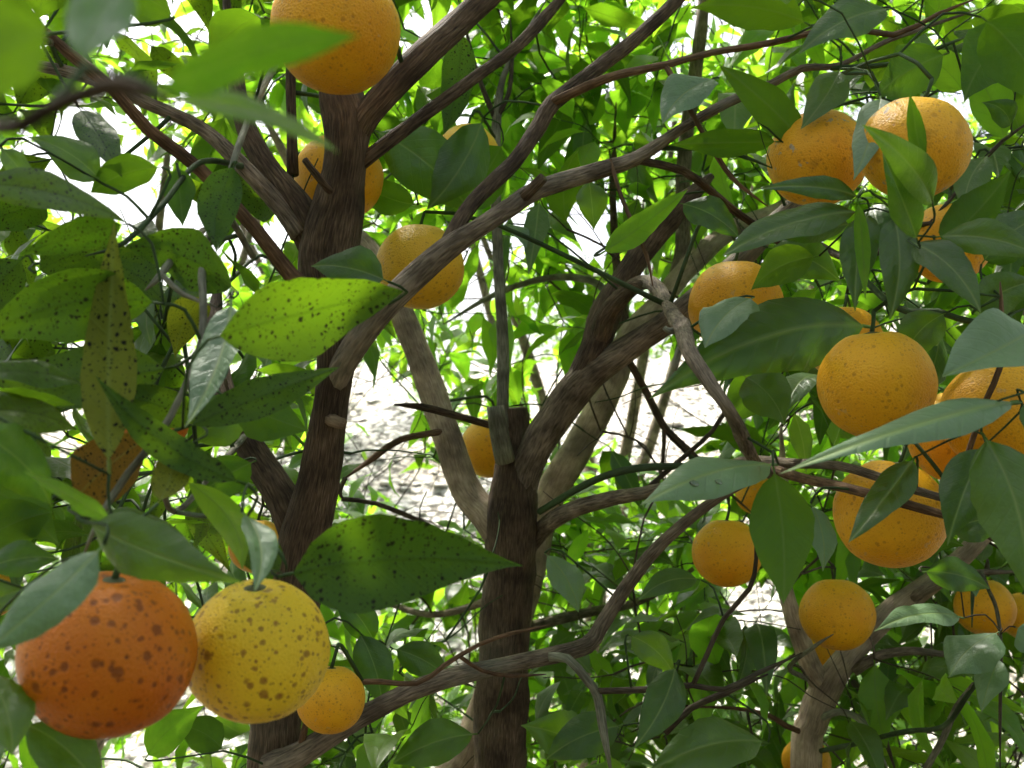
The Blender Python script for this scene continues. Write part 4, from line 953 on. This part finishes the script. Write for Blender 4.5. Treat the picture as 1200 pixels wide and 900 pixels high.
back_tree(3.4, 5.2, 3.0, 1.25, 180, 'orange tree on the steeper stony bank', size=.125)
# unseen grove trees added round the viewer; dense crowns block frontal sky light
back_tree(-2.2, .9, 2.9, 1.0, 170, 'unseen orange tree added left of the spotted-leaved tree for shade', size=.12, backlit=.1)
back_tree(2.5, .9, 2.9, 1.0, 170, 'unseen orange tree added right of the slim pale tree for shade', size=.12, backlit=.1)
back_tree(-1.2, -1.5, 3.4, 1.25, 330, 'unseen orange tree added behind the viewer on the left to block sky light', size=.13, backlit=.1)
back_tree(1.1, -1.6, 3.4, 1.25, 330, 'unseen orange tree added behind the viewer on the right to block sky light', size=.13, backlit=.1)
# far wood
def far_wood():
    vs, fs, us, lv = [], [], [], []; nv = 0
    for k in range(15000):
        x = random.uniform(-24, 24); y = 17 + random.random() * 8
        top = 3.2 + 2.6 * noise.noise(Vector((x * .25, y * .2, 1))) + 1.2 * noise.noise(Vector((x * .8, y * .8, 4)))
        if noise.noise(Vector((x * .55, 9.1, 2))) > 0.28 or x < -3.5 - noise.noise(Vector((y, 1, 1))): continue
        z = ground_z(x, y) + top * random.random() ** 0.7
        d = Vector((random.gauss(0, 1), random.gauss(0, 1), random.gauss(-.3, .6))).normalized(); u = Vector((random.gauss(0, .5), random.gauss(-.2, .5), 1))
        yv = u.cross(d).normalized(); zv = d.cross(yv); s = random.uniform(.16, .34)
        Vl, Fc, U = LOW[k % 9]
        vs.append(Vl @ (np.array([d, yv, zv]) * s) + np.array([x, y, z])); us.append(U); lv.append(np.full(len(Vl), random.random()))
        fs.extend(tuple(nv + i for i in f) for f in Fc); nv += len(Vl)
    me = bpy.data.meshes.new('far_wood'); me.from_pydata(np.vstack(vs).tolist(), [], fs)
    ua = np.vstack(us); li = np.empty(len(me.loops), int); me.loops.foreach_get('vertex_index', li)
    me.uv_layers.new(name='UVMap').data.foreach_set('uv', ua[li].astype(np.float32).ravel())
    me.attributes.new('leaf_variation', 'FLOAT', 'POINT').data.foreach_set('value', np.concatenate(lv).astype(np.float32))
    o = link('far_wood', me, M['leaf']); tag(o, 'distant blurred green scrub beyond the stony slope', 'trees', None, 'stuff')
far_wood()

# two drops of water on the pale leaf
m = MT('water'); m.b.inputs['Transmission Weight'].default_value = 1.0; m.b.inputs['Roughness'].default_value = 0.02; m.b.inputs['IOR'].default_value = 1.33
nw_ = m.n('TexNoise'); m.l(m.bump(nw_.outputs[0], 0.02, 0.001), m.b.inputs['Normal']); M['water'] = m.m
bpy.context.view_layer.update()
for row, colm, r, lab in ((9, 5, 0.0026, 'clear water drop near the tip of the broad pale leaf'), (7, 6, 0.0021, 'smaller clear water drop on the middle of the broad pale leaf')):
    i = row * 9 + colm; mw = wet.matrix_world
    p = mw @ wet.data.vertices[i].co; nrm = (mw.to_3x3() @ wet.data.vertices[i].normal).normalized()
    if nrm.z < 0: nrm = -nrm
    bm = bmesh.new(); bmesh.ops.create_uvsphere(bm, u_segments=16, v_segments=10, radius=1)
    for v in bm.verts:
        k = 1 + 0.12 * noise.noise(v.co * 1.5 + Vector((row, 0, 0))); v.co = (v.co.x * k * 1.25, v.co.y * k, v.co.z * (0.5 if v.co.z > 0 else 0.1))
    me = bpy.data.meshes.new('water_drop'); bm.to_mesh(me); bm.free()
    o = link('water_drop', me, M['water']); tag(o, lab, 'water drop', 'water drops on a leaf')
    o.matrix_world = Matrix.Translation(p + nrm * 0.0003) @ nrm.to_track_quat('Z', 'Y').to_matrix().to_4x4() @ Matrix.Scale(r, 4)
